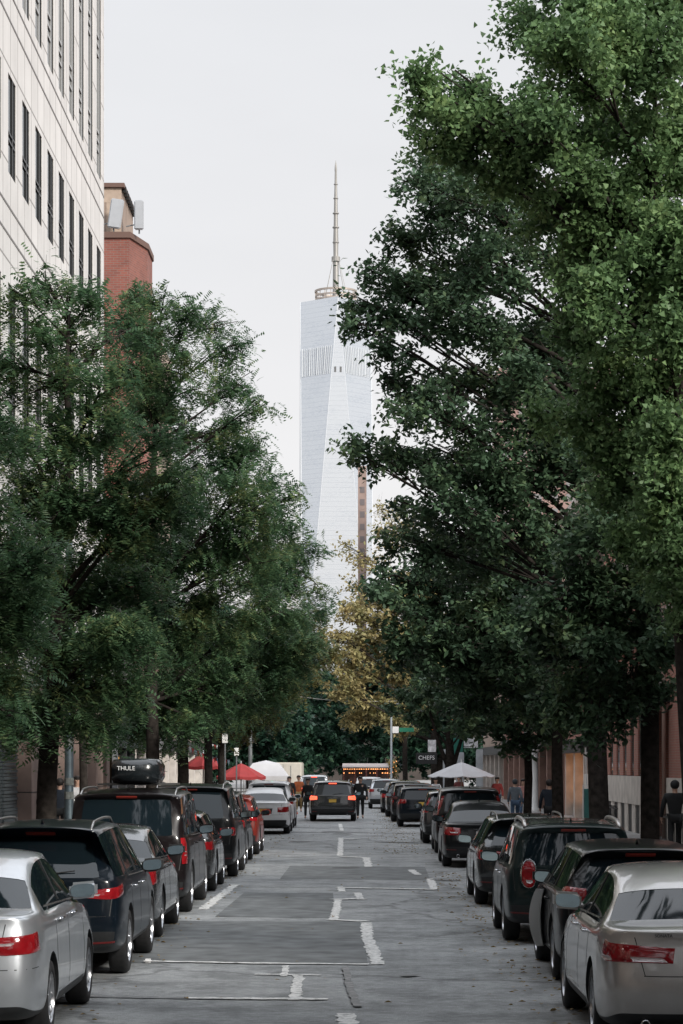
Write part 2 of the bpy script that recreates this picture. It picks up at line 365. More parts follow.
# ------------------------------------------------------------ vehicles
def ring(st):
    w, zb, zm, zsh, zt, wr, green = st['w'], st['zb'], st['zm'], st['zsh'], st['zt'], st.get('wr', 0), st.get('g', False)
    P = [(0, zb), (.6 * w, zb), (.88 * w, zb), (.975 * w, zb + .07), (w, zb + .22), (w * 1.0, zm), (w * .985, zsh - .10), (w * .955, zsh)]
    if green: P += [(st.get('wb', w * .90), zsh + .035), (wr, zt - st.get('gt', .085)), (wr - .045, zt - .03), (wr * .6, zt + .005), (0, zt + .015)]
    else: P += [(.94 * w, zt - .025), (.90 * w, zt - .006), (.86 * w, zt + .002), (.45 * w, zt + .015), (0, zt + .02)]
    return P
def car_shell(sts, rear_off, front_off, kind, mats, wheel_y, wr_, W):
    """sts: stations from the rear bumper forwards. returns evaluated mesh"""
    vs, fs, mi = [], [], []
    ns = len(sts); N = 24
    def idx(s, j, side):      # side 0 = +x, 1 = -x ; j 0..12
        if j == 0: return s * N
        if j == 12: return s * N + 12
        return s * N + j if side == 0 else s * N + (24 - j)
    for s, st in enumerate(sts):
        P = ring(st); off = rear_off if s == 0 else (front_off if s == ns - 1 else None)
        yy = lambda j: st['y'] + ((off[j] if s == 0 else -off[j]) if off else 0)
        for j in range(0, 13): vs.append((P[j][0], yy(j), P[j][1]))
        for j in range(11, 0, -1): vs.append((-P[j][0], yy(j), P[j][1]))
    def face(q, m): fs.append(q); mi.append(m)
    for s in range(ns - 1):
        a, b = sts[s], sts[s + 1]
        for side in (0, 1):
            for j in range(12):
                m = 0
                if j == 8 and (a.get('g') or b.get('g')):
                    if s in kind['side']: m = 3 + side
                if j in (10, 11):
                    if s == kind.get('rear'): m = 2
                    if s == kind.get('front'): m = 5
                if j <= 2: m = 1
                q = (idx(s, j, side), idx(s + 1, j, side), idx(s + 1, j + 1, side), idx(s, j + 1, side))
                face(q if side == 0 else q[::-1], m)
    for end in (0, ns - 1):
        st = sts[end]; P = ring(st); off = rear_off if end == 0 else front_off; sg = 1 if end == 0 else -1
        rows = {}
        for r_ in range(3, 10):
            ox, oz = P[r_]; yb = st['y'] + sg * off[r_]; row = [idx(end, r_, 0)]
            for c in (.86, .5, 0, -.5, -.86):
                bulge = kind.get('bulge', .06) * (1 - abs(c) ** 2) + .02
                vs.append((ox * c, yb - sg * bulge, oz)); row.append(len(vs) - 1)
            row.append(idx(end, r_, 1)); rows[r_] = row
        flip = end != 0
        def fc(q, m=0): face(q[::-1] if flip else q, m)
        for r_ in range(3, 9):
            for c in range(6):
                m = 0
                if end == 0 and kind.get('capglass') and r_ == 8 and 1 <= c <= 4: m = 2
                if r_ == 3: m = kind.get('valance', 1)
                fc((rows[r_][c], rows[r_ + 1][c], rows[r_ + 1][c + 1], rows[r_][c + 1]), m)
        top = [idx(end, 10, 0), idx(end, 11, 0), idx(end, 12, 0), idx(end, 11, 1), idx(end, 10, 1)]
        r9 = rows[9]
        fc((r9[0], top[0], r9[1]))
        for c in range(4): fc((r9[c + 1], top[c], top[c + 1], r9[c + 2]))
        fc((r9[5], top[4], r9[6]))
        bot = [idx(end, 2, 0), idx(end, 1, 0), idx(end, 0, 0), idx(end, 1, 1), idx(end, 2, 1)]; r3 = rows[3]
        fc((r3[0], r3[1], bot[0]), 1)
        for c in range(4): fc((r3[c + 1], r3[c + 2], bot[c + 1], bot[c]), 1)
        fc((r3[5], r3[6], bot[4]), 1)
    me = bpy.data.meshes.new('shell'); me.from_pydata(vs, [], fs)
    for m in mats: me.materials.append(m)
    me.polygons.foreach_set('material_index', mi); me.update()
    bm = bmesh.new(); bm.from_mesh(me); bmesh.ops.recalc_face_normals(bm, faces=bm.faces[:])
    cl = bm.edges.layers.float.get('crease_edge') or bm.edges.layers.float.new('crease_edge')
    for ed in bm.edges:
        ms = {f.material_index for f in ed.link_faces}
        if len(ms) == 2 and (ms & {2, 3, 4, 5}): ed[cl] = 1.0
    vl = bm.verts.layers.float.get('crease_vert') or bm.verts.layers.float.new('crease_vert')
    for v in bm.verts:
        for q in (2, 3, 4, 5):
            if sum(f.material_index == q for f in v.link_faces) == 1: v[vl] = .8
    bm.to_mesh(me); bm.free()
    o = bpy.data.objects.new('shell', me); COL.objects.link(o)
    sub = o.modifiers.new('s', 'SUBSURF'); sub.levels = sub.render_levels = 2
    cuts = []
    cm = MB()
    for wy in wheel_y:
        for sx in (-1, 1):
            n = 28; x0, x1 = sx * (W / 2 - .27), sx * (W / 2 + .2); ra = wr_ + .055; vv = []
            for xx in (x0, x1):
                for a in range(n):
                    th = 2 * math.pi * a / n; vv.append((xx, wy + ra * math.cos(th), wr_ + .01 + ra * math.sin(th)))
            ff = [(a, (a + 1) % n, n + (a + 1) % n, n + a) for a in range(n)] + [tuple(range(n - 1, -1, -1)), tuple(range(n, 2 * n))]
            cm.add(vv, ff, 1)
    co = cm.build('cut', mats)
    b2 = bmesh.new(); b2.from_mesh(co.data); bmesh.ops.recalc_face_normals(b2, faces=b2.faces[:]); b2.to_mesh(co.data); b2.free()
    bo = o.modifiers.new('b', 'BOOLEAN'); bo.operation = 'DIFFERENCE'; bo.solver = 'EXACT'; bo.object = co
    bpy.context.view_layer.update()
    ev = bpy.data.meshes.new_from_object(o.evaluated_get(bpy.context.evaluated_depsgraph_get()))
    bpy.data.objects.remove(o); bpy.data.objects.remove(co)
    return ev

def submesh(me, want, name, mats, parent, push=0.0):
    bm = bmesh.new(); bm.from_mesh(me)
    bmesh.ops.delete(bm, geom=[f for f in bm.faces if f.material_index not in want], context='FACES')
    if push: 
        bm.normal_update()
        for v in bm.verts: v.co -= v.normal * push
    if not bm.faces: bm.free(); return None
    m2 = bpy.data.meshes.new(name)
    keep = sorted(want); 
    for f in bm.faces: f.material_index = keep.index(f.material_index); f.smooth = True
    for ed in bm.edges:
        if len(ed.link_faces) == 2 and ed.calc_face_angle(0) > R(38): ed.smooth = False
    bm.to_mesh(m2); bm.free()
    for k in keep: m2.materials.append(mats[k])
    return link(name, m2, parent)

class Proj:
    def __init__(s, me, W, L): 
        s.bvh = BVHTree.FromPolygons([v.co.copy() for v in me.vertices], [tuple(p.vertices) for p in me.polygons]); s.W = W; s.L = L
    def rear(s, sv, z, sg):
        x1 = s.W / 2 - .28
        if abs(sv) <= x1: o = Vector((sv * sg, -2, z)); d_ = Vector((0, 1, 0))
        else:
            t = (abs(sv) - x1) / (.28 * 1.35)
            if t <= 1:
                th = t * math.pi / 2; c = Vector((x1 * sg, .33, z)); d_ = Vector((-math.sin(th) * sg, math.cos(th), 0)); o = c - d_ * 2
            else: o = Vector((2 * sg, .33 + (t - 1) * .28 * 1.35, z)); d_ = Vector((-sg, 0, 0))
        return s.cast(o, d_)
    def side(s, y, z, sg): return s.cast(Vector((2 * sg, y, z)), Vector((-sg, 0, 0)))
    def front(s, x, z, sg): return s.cast(Vector((x * sg, s.L + 2, z)), Vector((0, -1, 0)))
    def top(s, x, y, sg): return s.cast(Vector((x * sg, y, 4)), Vector((0, 0, -1)))
    def cast(s, o, d_):
        h, n, i, dd = s.bvh.ray_cast(o, d_)
        if h is None: return None
        if n.dot(d_) > 0: n = -n
        return h, n
    def patch(s, fn, A, B, sg=1, nu=8, nv=4, off=.006, deep=.02, mb=None, mi=0):
        """lens or strip lying on the body between curve A and curve B"""
        def rs(C, t):
            ls = [0]
            for a, b in zip(C[:-1], C[1:]): ls.append(ls[-1] + math.dist(a, b))
            d_ = t * ls[-1]
            for i in range(len(C) - 1):
                if d_ <= ls[i + 1] + 1e-9:
                    u = (d_ - ls[i]) / max(1e-9, ls[i + 1] - ls[i]); return [C[i][k] * (1 - u) + C[i + 1][k] * u for k in (0, 1)]
            return C[-1]
        mb = mb or MB(); G = []; o0 = len(mb.v); vs = []
        for i in range(nu + 1):
            a, b = rs(A, i / nu), rs(B, i / nu)
            for j in range(nv + 1):
                t = j / nv; h = fn(a[0] * (1 - t) + b[0] * t, a[1] * (1 - t) + b[1] * t, sg)
                if h is None: return mb
                edge = i in (0, nu) or j in (0, nv)
                vs.append(h[0] + h[1] * (off * (0.55 if edge and nv > 1 else 1))); G.append(h)
        k = nv + 1; fs = [(i * k + j, (i + 1) * k + j, (i + 1) * k + j + 1, i * k + j + 1) for i in range(nu) for j in range(nv)]
        bd = [i * k for i in range(nu + 1)] + [nu * k + j for j in range(1, k)] + [i * k + nv for i in range(nu - 1, -1, -1)] + [j for j in range(nv - 1, 0, -1)]
        base = len(vs); vs += [G[b][0] - G[b][1] * deep for b in bd]; m = len(bd)
        fs += [(bd[i], bd[(i + 1) % m], base + (i + 1) % m, base + i) for i in range(m)]
        return mb.add(vs, fs, mi)

def make_wheel(parent, x, y, r, side, style=0, rim_m=None, detail=True):
    tw = .215
    n = 32 if detail else 18
    mb = MB(); prof = [(r * .66, -tw / 2), (r * .80, -tw / 2 - .004), (r * .93, -tw / 2 + .004), (r * .985, -tw / 2 + .03), (r, -tw / 4), (r, tw / 4), (r * .985, tw / 2 - .03), (r * .93, tw / 2 - .004), (r * .8, tw / 2 + .004), (r * .66, tw / 2), (r * .64, 0), (r * .66, -tw / 2)]
    mb.lathe(prof, n=n, axis='X')
    wo = mb.build('wheel', M_tyre, parent, smooth=True, loc=(x, y, r))
    # rim: barrel, spokes, hub
    rb = MB(); sgn = side; R0 = r * .67; xo = sgn * tw * .48; xi = sgn * tw * .1
    rb.lathe([(R0, xo), (R0 * .965, xo), (R0 * .90, sgn * tw * .30), (R0 * .86, xi - sgn * .05)], n=n, axis='X')
    rb.lathe([(R0 * .86, xi - sgn * .045), (0.001, xi - sgn * .05)], n=n, axis='X', mi=1)
    ns = [5, 10, 7, 6][style % 4]
    for k in range(ns):
        a = 2 * math.pi * k / ns; ca, sa = math.cos(a), math.sin(a); w0, w1 = (.055, .030) if ns < 8 else (.026, .016)
        def pt(rad, tt, xx): return (xx, ca * rad - sa * tt, sa * rad + ca * tt)
        v = [pt(.04, -w0 * .8, sgn * tw * .40), pt(.04, w0 * .8, sgn * tw * .40), pt(R0 * .93, w1, sgn * tw * .43), pt(R0 * .93, -w1, sgn * tw * .43),
             pt(.04, -w0 * .8, xi), pt(.04, w0 * .8, xi), pt(R0 * .90, w1 * 1.3, sgn * tw * .25), pt(R0 * .90, -w1 * 1.3, sgn * tw * .25)]
        rb.add(v, [(0, 1, 2, 3), (0, 3, 7, 4), (1, 5, 6, 2), (3, 2, 6, 7)])
    rb.lathe([(.07, xi), (.068, sgn * tw * .42), (.03, sgn * tw * .46), (.001, sgn * tw * .46)], n=14, axis='X')
    ro = rb.build('rim', [rim_m or M_rim, M_trim], wo, smooth=False)
    smooth_by_angle(ro.data, 30)

KINDS = {}
def sedan_st(L, W, H, deck=1.0, hood=.92, tumble=.62, rg=.68, rr=1.5):
    w = W / 2; zb = .20; sh = deck - .06
    wr = w * tumble + .06
    def st(y, wf, zt, g=False, zshv=None, wrf=1, zbv=zb, zm=.60): return dict(y=y, w=w * wf, zb=zbv, zm=zm, zsh=zshv or sh, zt=zt, wr=wr * wrf, g=g)
    mid = (deck + (H - .03 - deck) * .52)
    return [st(0, .90, deck - .015, zshv=sh - .05, zbv=.27), st(.16, .965, deck, zshv=sh - .02, zbv=.22), st(.5, .995, deck + .01), st(rg, 1, deck + .02),
            st(rg + (rr - rg) * .5, 1, mid + .04, True, wrf=1.13), st(rr, 1, H - .035, True, wrf=1.02), st(rr + .75, 1, H, True), st(L * .585, 1, H - .03, True, wrf=.99),
            st(L * .755, 1, hood + .02, zshv=hood - .08), st(L * .9, .985, hood - .08, zshv=hood - .17), st(L - .16, .93, hood - .2, zshv=.64, zm=.52, zbv=.22), st(L, .82, .62, zshv=.57, zm=.48, zbv=.27)]
def suv_st(L, W, H, belt=1.03, hood=1.03, tumble=.70, slope=.22, zb=.24, rear_w=.93, zm=.66):
    w = W / 2; wr = w * tumble + .05
    def st(y, wf, zt, g=False, zshv=None, wrf=1, zbv=zb, zmv=None): return dict(y=y, w=w * wf, zb=zbv, zm=zmv or zm, zsh=zshv or belt, zt=zt, wr=wr * wrf, g=g, wb=w * wf * .93)
    return [st(0, rear_w, H - .07, True, zbv=zb + .06, wrf=.92), st(.20, .975, H - .05, True, wrf=.97, zbv=zb + .02), st(.62, 1, H - .02, True), st(1.3, 1, H, True), st(L * .42, 1, H + .005, True), st(L * .575, 1, H - .03, True, wrf=.98),
            st(L * .745, 1, hood + .02, zshv=hood - .08), st(L * .9, .985, hood - .05, zshv=hood - .14), st(L - .14, .94, hood - .14, zshv=.78, zmv=.6), st(L, .86, .78, zshv=.7, zmv=.55, zbv=zb + .05)]

def make_car(label, x, y, typ='sedan', L=4.7, W=1.82, H=1.47, pm=None, group='parked cars', cat='car', det=2, road=1, deck=1.0, hood=.92,
             tail='wide', rails=False, plate=None, rims=0, slope=.2, belt=1.03, zb=.24, tumble=None, rear_w=.93, heading=0.0, extra=None, name='parked_car', rg=.68, rr=1.5, wiper=True, rim_m=None, wheel_r=None, glassm=None):
    """x is the lateral centre, y the rear bumper; road = +1 when the street is on the +x side"""
    root = empty(name, (x, y, 0), heading); tag(root, label, cat, group)
    wr_ = wheel_r or (.335 if typ == 'sedan' else .365)
    wy = (1.02 if typ == 'sedan' else (.92 if L < 4.6 else 1.02), L - .9)
    if typ == 'sedan':
        sts = sedan_st(L, W, H, deck, hood, tumble or .62, rg, rr); kind = dict(side=(4, 5, 6, 7), rear=3, front=7, bulge=.09, valance=0 if pm in (P_silver, P_champ) else 1)
        ro = [.02, .02, .02, .03, 0, 0, .05, .075, .08, .07, .065, .06, .06]
    else:
        sts = suv_st(L, W, H, belt, hood, tumble or .70, slope, zb, rear_w); kind = dict(side=(1, 2, 3, 4, 5), front=5, capglass=True, bulge=.07)
        ro = [.03, .03, .03, .03, 0, 0.0, .05, .06, .07, .07 + slope, slope * .75, slope * .55, slope * .5]
    fo = [.03] * 4 + [0, .01, .05, .09, .1, .1, .1, .1, .1]
    gm = glassm or M_glass
    mats = [pm, M_trim, gm, gm, gm, gm]
    me = car_shell(sts, ro, fo, kind, mats, wy, wr_, W)
    pj = Proj(me, W, L)
    submesh(me, {0, 1}, 'body', mats, root)
    submesh(me, {2}, 'rear_window', mats, root, .003)
    submesh(me, {3}, 'side_window', mats, root, .003); submesh(me, {4}, 'side_window', mats, root, .003)
    submesh(me, {5}, 'windshield', mats, root, .003)
    for sx in (-1, 1):
        for k, yy in enumerate(wy): make_wheel(root, sx * (W / 2 - .125), yy, wr_, sx, rims, rim_m, det > 0)
    w = W / 2
    # tail lamps
    lamps = []
    for sg in (-1, 1):
        TL = {
            'wide': ([(w * .42, .80), (w * .7, .775), (w + .10, .80)], [(w * .40, .90), (w * .7, .925), (w + .06, .955)]),
            'sonata': ([(w * .38, .755), (w * .95, .765), (w + .10, .79)], [(w * .36, .875), (w * .95, .915), (w + .02, .93)]),
            'compact': ([(w * .55, .74), (w * .8, .74), (w + .04, .78)], [(w * .55, .90), (w * .8, .92), (w + .04, .93)]),
            'round': ([(w - .31 + .082 * math.cos(math.pi * (1 - q / 8)), .92 - .18 * math.sin(math.pi * q / 8) ** .7) for q in range(9)], [(w - .31 + .082 * math.cos(math.pi * (1 - q / 8)), .92 + .18 * math.sin(math.pi * q / 8) ** .7) for q in range(9)]),
            'slant': ([(w * .55, .90), (w * .8, .88), (w + .16, .93)], [(w * .60, .97), (w * .8, 1.0), (w + .20, 1.04)]),
            'vertical': ([(w * .84, .80), (w * .98, .80)], [(w * .84, 1.20), (w * .98, 1.20)]),
            'tall': ([(w * .90, .92), (w + .03, .92)], [(w * .72, 1.42), (w * .86, 1.42)]),
            'block': ([(w * .66, .90), (w * .9, .88), (w + .06, .90)], [(w * .66, 1.03), (w * .9, 1.05), (w + .06, 1.03)]),
        }[tail]
        lm = {'lit': M_lit}.get((extra or {}).get('lamp'), M_red)
        if tail == 'tall':
            mb = MB(); sw = max(H - .22, 1.3)
            pj.patch(pj.rear, [(w * .80, .92), (w * 1.0, .92)], [(w * .74, 1.0), (w * 1.0, 1.0)], sg, 5, 3, .012, .02, mb)
            pj.patch(pj.rear, [(w * .88, 1.0), (w * 1.0, 1.0)], [(w * .76, sw), (w * .87, sw)], sg, 4, 8, .012, .02, mb)
            mb.build('tail_light', [lm, M_clear], root, smooth=True)
        else:
            A, B = TL
            mb = pj.patch(pj.rear, A, B, sg, 14 if det > 1 else 8, 5 if det > 1 else 3, .014, .03)
            lo = mb.build('tail_light', [lm, M_clear], root, smooth=False); smooth_by_angle(lo.data, 50)
            if det > 1:
                lz = lambda t, C: [(p[0] * (1 - 0) , p[1]) for p in C]
                def between(t0, t1, u0, u1):
                    def P(u, t):
                        nA_ = len(A) - 1; k = u * nA_; i = min(nA_ - 1, int(k)); f = k - i
                        if len(A) == 2: a = [A[0][q] * (1 - u) + A[1][q] * u for q in (0, 1)]; b = [B[0][q] * (1 - u) + B[1][q] * u for q in (0, 1)]
                        else: a = [A[i][q] * (1 - f) + A[i + 1][q] * f for q in (0, 1)]; b = [B[i][q] * (1 - f) + B[i + 1][q] * f for q in (0, 1)]
                        return [a[q] * (1 - t) + b[q] * t for q in (0, 1)]
                    us = [u0 + (u1 - u0) * k / 4 for k in range(5)]
                    return [P(u, t0) for u in us], [P(u, t1) for u in us]
                inner = {'wide': [(.42, .72, .10, .62)], 'sonata': [(.06, .40, .04, .34), (.06, .36, .42, .80)], 'round': [(.12, .32, .3, .7)], 'slant': [(.2, .6, .05, .38)],
                         'vertical': [(.30, .36, .2, .8), (.44, .50, .2, .8)], 'compact': [(.2, .5, .1, .5)], 'block': [(.35, .65, .1, .55)]}.get(tail, [])
                for (t0, t1, u0, u1) in inner:
                    a, b = between(t0, t1, u0, u1)
                    pj.patch(pj.rear, a, b, sg, 6, 2, .018, .01).build('lamp_lens', M_clear, lo, smooth=True)
                if tail == 'round':       # chrome surround
                    a, b = TL; c = MB(); pts = [*a, *b[::-1][1:-1], a[0]]
                    for p, q in zip(pts[:-1], pts[1:]):
                        dx, dz = q[0] - p[0], q[1] - p[1]; l = math.hypot(dx, dz); nx, nz = dz / l * .013, -dx / l * .013
                        pj.patch(pj.rear, [(p[0] - dx * .04, p[1] - dz * .04), (q[0] + dx * .04, q[1] + dz * .04)], [(p[0] + nx, p[1] + nz), (q[0] + nx, q[1] + nz)], sg, 5, 1, .02, .02, c)
                    c.build('lamp_surround', M_chrome, lo)
    # high brake lamp
    zp = 1.0
    if typ != 'sedan':
        mb = pj.patch(pj.rear, [(-.16, H - .125), (.16, H - .125)], [(-.16, H - .10), (.16, H - .10)], 1, 6, 1, .012, .02)
        mb.build('brake_light', M_lit if (extra or {}).get('lamp') == 'lit' else mat('dull_red', (.25, .03, .02), .3), root)
    # number plate with its recess
    pz = .80 if typ == 'sedan' else .86
    if tail in ('slant',): pz = .60
    if tail == 'compact': pz = .78
    pj.patch(pj.rear, [(-.30, pz - .09), (.30, pz - .09)], [(-.33, pz + .09), (.33, pz + .09)], 1, 6, 2, .004, .01).build('plate_recess', pm if det > 1 and pm in (P_silver, P_champ) else M_trim, root)
    h = pj.rear(0, pz, 1)
    if h:
        yb = h[0].y - .022
        mb = MB(); mb.add(*bevel_box(-.152, .152, yb - .006, yb + .004, pz - .076, pz + .076, .003, 1)); mb.build('licence_plate', plate or M_plate_y, root)
        if det > 1:
            mb = MB(); mb.box(-.15, .15, yb - .009, yb - .0065, pz + .05, pz + .074); mb.build('plate_band', P_navy, root)
            mb = MB(); mb.box(-.22, .22, yb - .01, yb + .03, pz + .092, pz + .108); mb.build('boot_handle', M_chrome if pm not in (P_champ, P_silver) else pm, root)
    # seams, bumper gap
    if det:
        zbm = .66 if typ == 'sedan' else .70
        pj.patch(pj.rear, [(-w - .05, zbm), (-w * .5, zbm - .01), (w * .5, zbm - .01), (w + .05, zbm)], [(-w - .05, zbm + .007), (-w * .5, zbm - .003), (w * .5, zbm - .003), (w + .05, zbm + .007)], 1, 30, 1, .0015, .01).build('panel_gap', M_trim, root)
        for sg in (-1, 1):
            if typ == 'sedan':
                pj.patch(pj.rear, [(w * .62, .66), (w * .66, .80), (w * .70, deck - .07)], [(w * .62 + .007, .66), (w * .66 + .007, .80), (w * .70 + .007, deck - .07)], sg, 12, 1, .0018, .01).build('panel_gap', M_trim, root)
                dr = [(L * .46, .28, .62), (L * .70, .30, .9), (L * .285, .62, .9)]
            else:
                pj.patch(pj.rear, [(w * .80, .70), (w * .84, .98)], [(w * .80 + .008, .70), (w * .84 + .008, .98)], sg, 8, 1, .0018, .01).build('panel_gap', M_trim, root)
                dr = [(L * .47, .32, .9), (L * .69, .34, .9), (L * .27, .70, .9)]
            top = (deck if typ == 'sedan' else belt) - .02
            for (yy, z0, _) in dr:
                pj.patch(pj.side, [(yy, z0), (yy, top)], [(yy + .009, z0), (yy + .009, top)], sg, 8, 1, .0018, .01).build('door_gap', M_trim, root)
            # window pillars
            for yy in ((L * .46,) if typ == 'sedan' else (L * .46, L * .26)):
                pj.patch(pj.side, [(yy - .02, top + .04), (yy - .02, H - .10)], [(yy + .05, top + .04), (yy + .03, H - .10)], sg, 6, 1, .003, .01).build('window_pillar', M_trim, root)
            pj.patch(pj.side, [(wy[0] + .5, zb + .02), (wy[1] - .5, zb + .02)], [(wy[0] + .5, zb + .10), (wy[1] - .5, zb + .10)], sg, 10, 2, .006, .01).build('sill_trim', M_trim, root)
        for sg in (-1, 1):
            for yy in (L * .34, L * .53):
                zz = (deck if typ == 'sedan' else belt) - .12
                h = pj.side(yy, zz, sg)
                if h:
                    mb = MB(); c = h[0]; o_ = sg * .035
                    mb.tube([(c.x - sg * .01, c.y - .09, c.z), (c.x + o_, c.y - .07, c.z), (c.x + o_, c.y + .07, c.z + .005), (c.x - sg * .01, c.y + .09, c.z + .005)], .012, 6); mb.build('door_handle', M_chrome if det > 1 and pm in (P_silver, P_champ, P_green, P_navy) else pm, root, smooth=True)
        if det > 1:   # chrome belt line and lower bumper lips
            for sg in (-1, 1):
                zz = (deck if typ == 'sedan' else belt) + .005
                mb = pj.patch(pj.side, [(L * .26, zz), (L * .66, zz - .03)], [(L * .26, zz + .014), (L * .66, zz - .016)], sg, 16, 1, .006, .01)
                mb.build('belt_trim', M_tint, root)
                if pm not in (P_silver, P_champ): pj.patch(pj.rear, [(w * .66, .40), (w * .86, .41)], [(w * .66, .418), (w * .86, .428)], sg, 6, 1, .008, .01).build('reflector', mat('dark_reflector', (.12, .01, .01), .3), root)
                ex = MB(); ex.lathe([(.035, 0), (.038, -.12), (.031, -.12), (.030, -.02)], n=14)
                exo = ex.build('exhaust_pipe', M_chrome, root, smooth=True, loc=(sg * w * .62, .05, .27)); exo.rotation_euler = (R(-90), 0, 0)
    # wing mirrors
    for sg in (-1, 1):
        my = L * (.645 if typ == 'sedan' else .635); mz = (deck if typ == 'sedan' else belt) + .05
        h = pj.side(my, mz - .06, sg)
        hx = abs(h[0].x) if h else w * .92
        mb = MB(); vs, fs = bevel_box(-.13, .13, -.055, .07, -.075, .085, .035, 3)
        vs = [Vector((v.x, v.y + (v.x * sg) * .10, v.z + v.x * sg * .08)) for v in vs]; mb.add(vs, fs)
        mb.tube([(-sg * .20, .03, -.06), (-sg * .08, .02, -.03)], .022, 6)
        mo = mb.build('wing_mirror', pm if (det and (extra or {}).get('mirror') != 'black') else M_trim, root, loc=(sg * (hx + .12 - (extra or {}).get('tuck', 0)), my, mz)); smooth_by_angle(mo.data, 40)
        gb = MB(); n = 14; vv = [(math.copysign(abs(math.cos(t)) ** .6, math.cos(t)) * .112, -.060 + 0, math.copysign(abs(math.sin(t)) ** .6, math.sin(t)) * .062 + .005) for t in [2 * math.pi * k / n for k in range(n)]]
        vv = [(a, b_ + a * sg * .10 - 0, c + a * sg * .08) for a, b_, c in vv]
        gb.add(vv + [(a, b_ + .01, c) for a, b_, c in vv], [tuple(range(n))] + [(k, n + k, n + (k + 1) % n, (k + 1) % n) for k in range(n)]); gb.build('mirror_glass', M_mirror, mo)
    if rails:
        for sg in (-1, 1):
            a = w * (tumble or .70) - .06; pts = []
            for t in np.linspace(0, 1, 9):
                yy = .35 + (L * .55 - .35) * t; hh = pj.top(a, yy, sg); z = (hh[0].z if hh else H)
                pts.append((a * sg, yy, z - .01 if t in (0, 1) else z + .055))
            mb = MB(); mb.tube(pts, .017, 6); mb.build('roof_rail', M_rail, root, smooth=True)
    if det > 1 and typ == 'suv' and wiper:
        h1, h2 = pj.rear(.02, belt + .08, 1), pj.rear(.42, belt + .11, 1)
        if h1 and h2:
            mb = MB(); mb.tube([h1[0] + Vector((0, -.02, -.02)), h2[0] + Vector((0, -.025, 0))], [.012, .006], 5); mb.build('rear_wiper', M_trim, root)
    if det:
        h = pj.top(0, .5 + (1.3 if typ == 'sedan' else .1), 1)
        if h:
            mb = MB(); c = h[0]; mb.add([(c.x - .02, c.y - .05, c.z - .01), (c.x + .02, c.y - .05, c.z - .01), (c.x + .02, c.y + .09, c.z - .01), (c.x - .02, c.y + .09, c.z - .01), (c.x, c.y - .06, c.z + .055), (c.x, c.y - .03, c.z + .06)], [(0, 1, 4), (1, 2, 5, 4), (2, 3, 5), (3, 0, 4, 5)])
            mb.build('antenna_fin', pm, root)
        # headlights
        for sg in (-1, 1):
            mb = pj.patch(pj.front, [(w * .5, .62), (w * .80, .62)], [(w * .52, .70), (w * .80, .74)], sg, 6, 2, .01, .02); mb.build('headlight', M_clear, root, smooth=True)
    bpy.data.meshes.remove(me)
    return root, pj

CW = lambda left_px, y: (left_px - VX) * y / F
# ---- right kerb row (road side = -x). xe = road side edge
def right_car(label, xe, y, **k): 
    W = k.get('W', 1.82); return make_car(label, xe + W / 2, y, road=-1, group='cars parked along the right kerb', **k)
def left_car(label, xe, y, **k):
    W = k.get('W', 1.82); return make_car(label, xe - W / 2, y, road=1, group='cars parked along the left kerb', **k)

r1, pj = right_car('warm silver saloon at the near right corner, nearest of the right row', 1.90, 19.2, typ='sedan', L=4.8, W=1.83, H=1.48, deck=1.03, pm=P_champ, tail='sonata', plate=M_plate_w, rims=1, rr=1.55, rg=.66)
h = pj.rear(-.35, .985, 1)
lettering('SONATA', .036, M_trim, (-.42, h[0].y - .012, .975), (R(90), 0, 0), r1, 'badge')
r2, pj = right_car('black hatchback with an open front door just ahead of the near warm silver saloon', 2.04, 25.3, typ='suv', L=4.35, W=1.80, H=1.50, belt=.98, hood=.95, pm=P_black, tail='block', rims=2, slope=.28, tumble=.66, rear_w=.92, zb=.22, extra={'mirror': 'black', 'tuck': .13}, wheel_r=.33)
# its open front door
db = MB(); n = 14; oy = 25.3
prof = []
for k in range(n + 1):
    t = k / n; z = .32 + .72 * t; bul = .10 * math.sin(math.pi * t) ** .8; prof.append((bul, z))
vs = []
for (b_, z) in prof:
    for yy, xx in ((0, 0), (-.85, -.13)): vs.append((-b_ * .8 + xx + .04, yy, z * .9 - .02))
m_ = len(vs); vs += [(v[0] + .13 * (1 - abs(v[2] - .6) ** 2 * 3.2), v[1] + .02, v[2]) for v in vs]
fs = [(2 * k, 2 * k + 1, 2 * k + 3, 2 * k + 2) for k in range(n)] + [(m_ + 2 * k, m_ + 2 * k + 2, m_ + 2 * k + 3, m_ + 2 * k + 1) for k in range(n)] + [(2 * k + 1, m_ + 2 * k + 1, m_ + 2 * k + 3, 2 * k + 3) for k in range(n)]
dm = [0] * n + [0] * n + [1] * n
db.v = vs; db.f = fs; db.m = dm
door = db.build('open_door', [P_white, mat('pale_door_edge', (.62, .62, .60), .35, .2)], r2, loc=(-.90, 2.75, .02)); smooth_by_angle(door.data, 40)
r3, pj = right_car('dark green small crossover with a grey roof and oval chrome ringed tail lights', 1.84, 31.2, typ='suv', L=4.1, W=1.79, H=1.60, belt=1.0, hood=1.0, pm=P_green, tail='round', rims=1, slope=.16, tumble=.74, rear_w=.95, rails=False, wheel_r=.345, plate=M_plate_w)
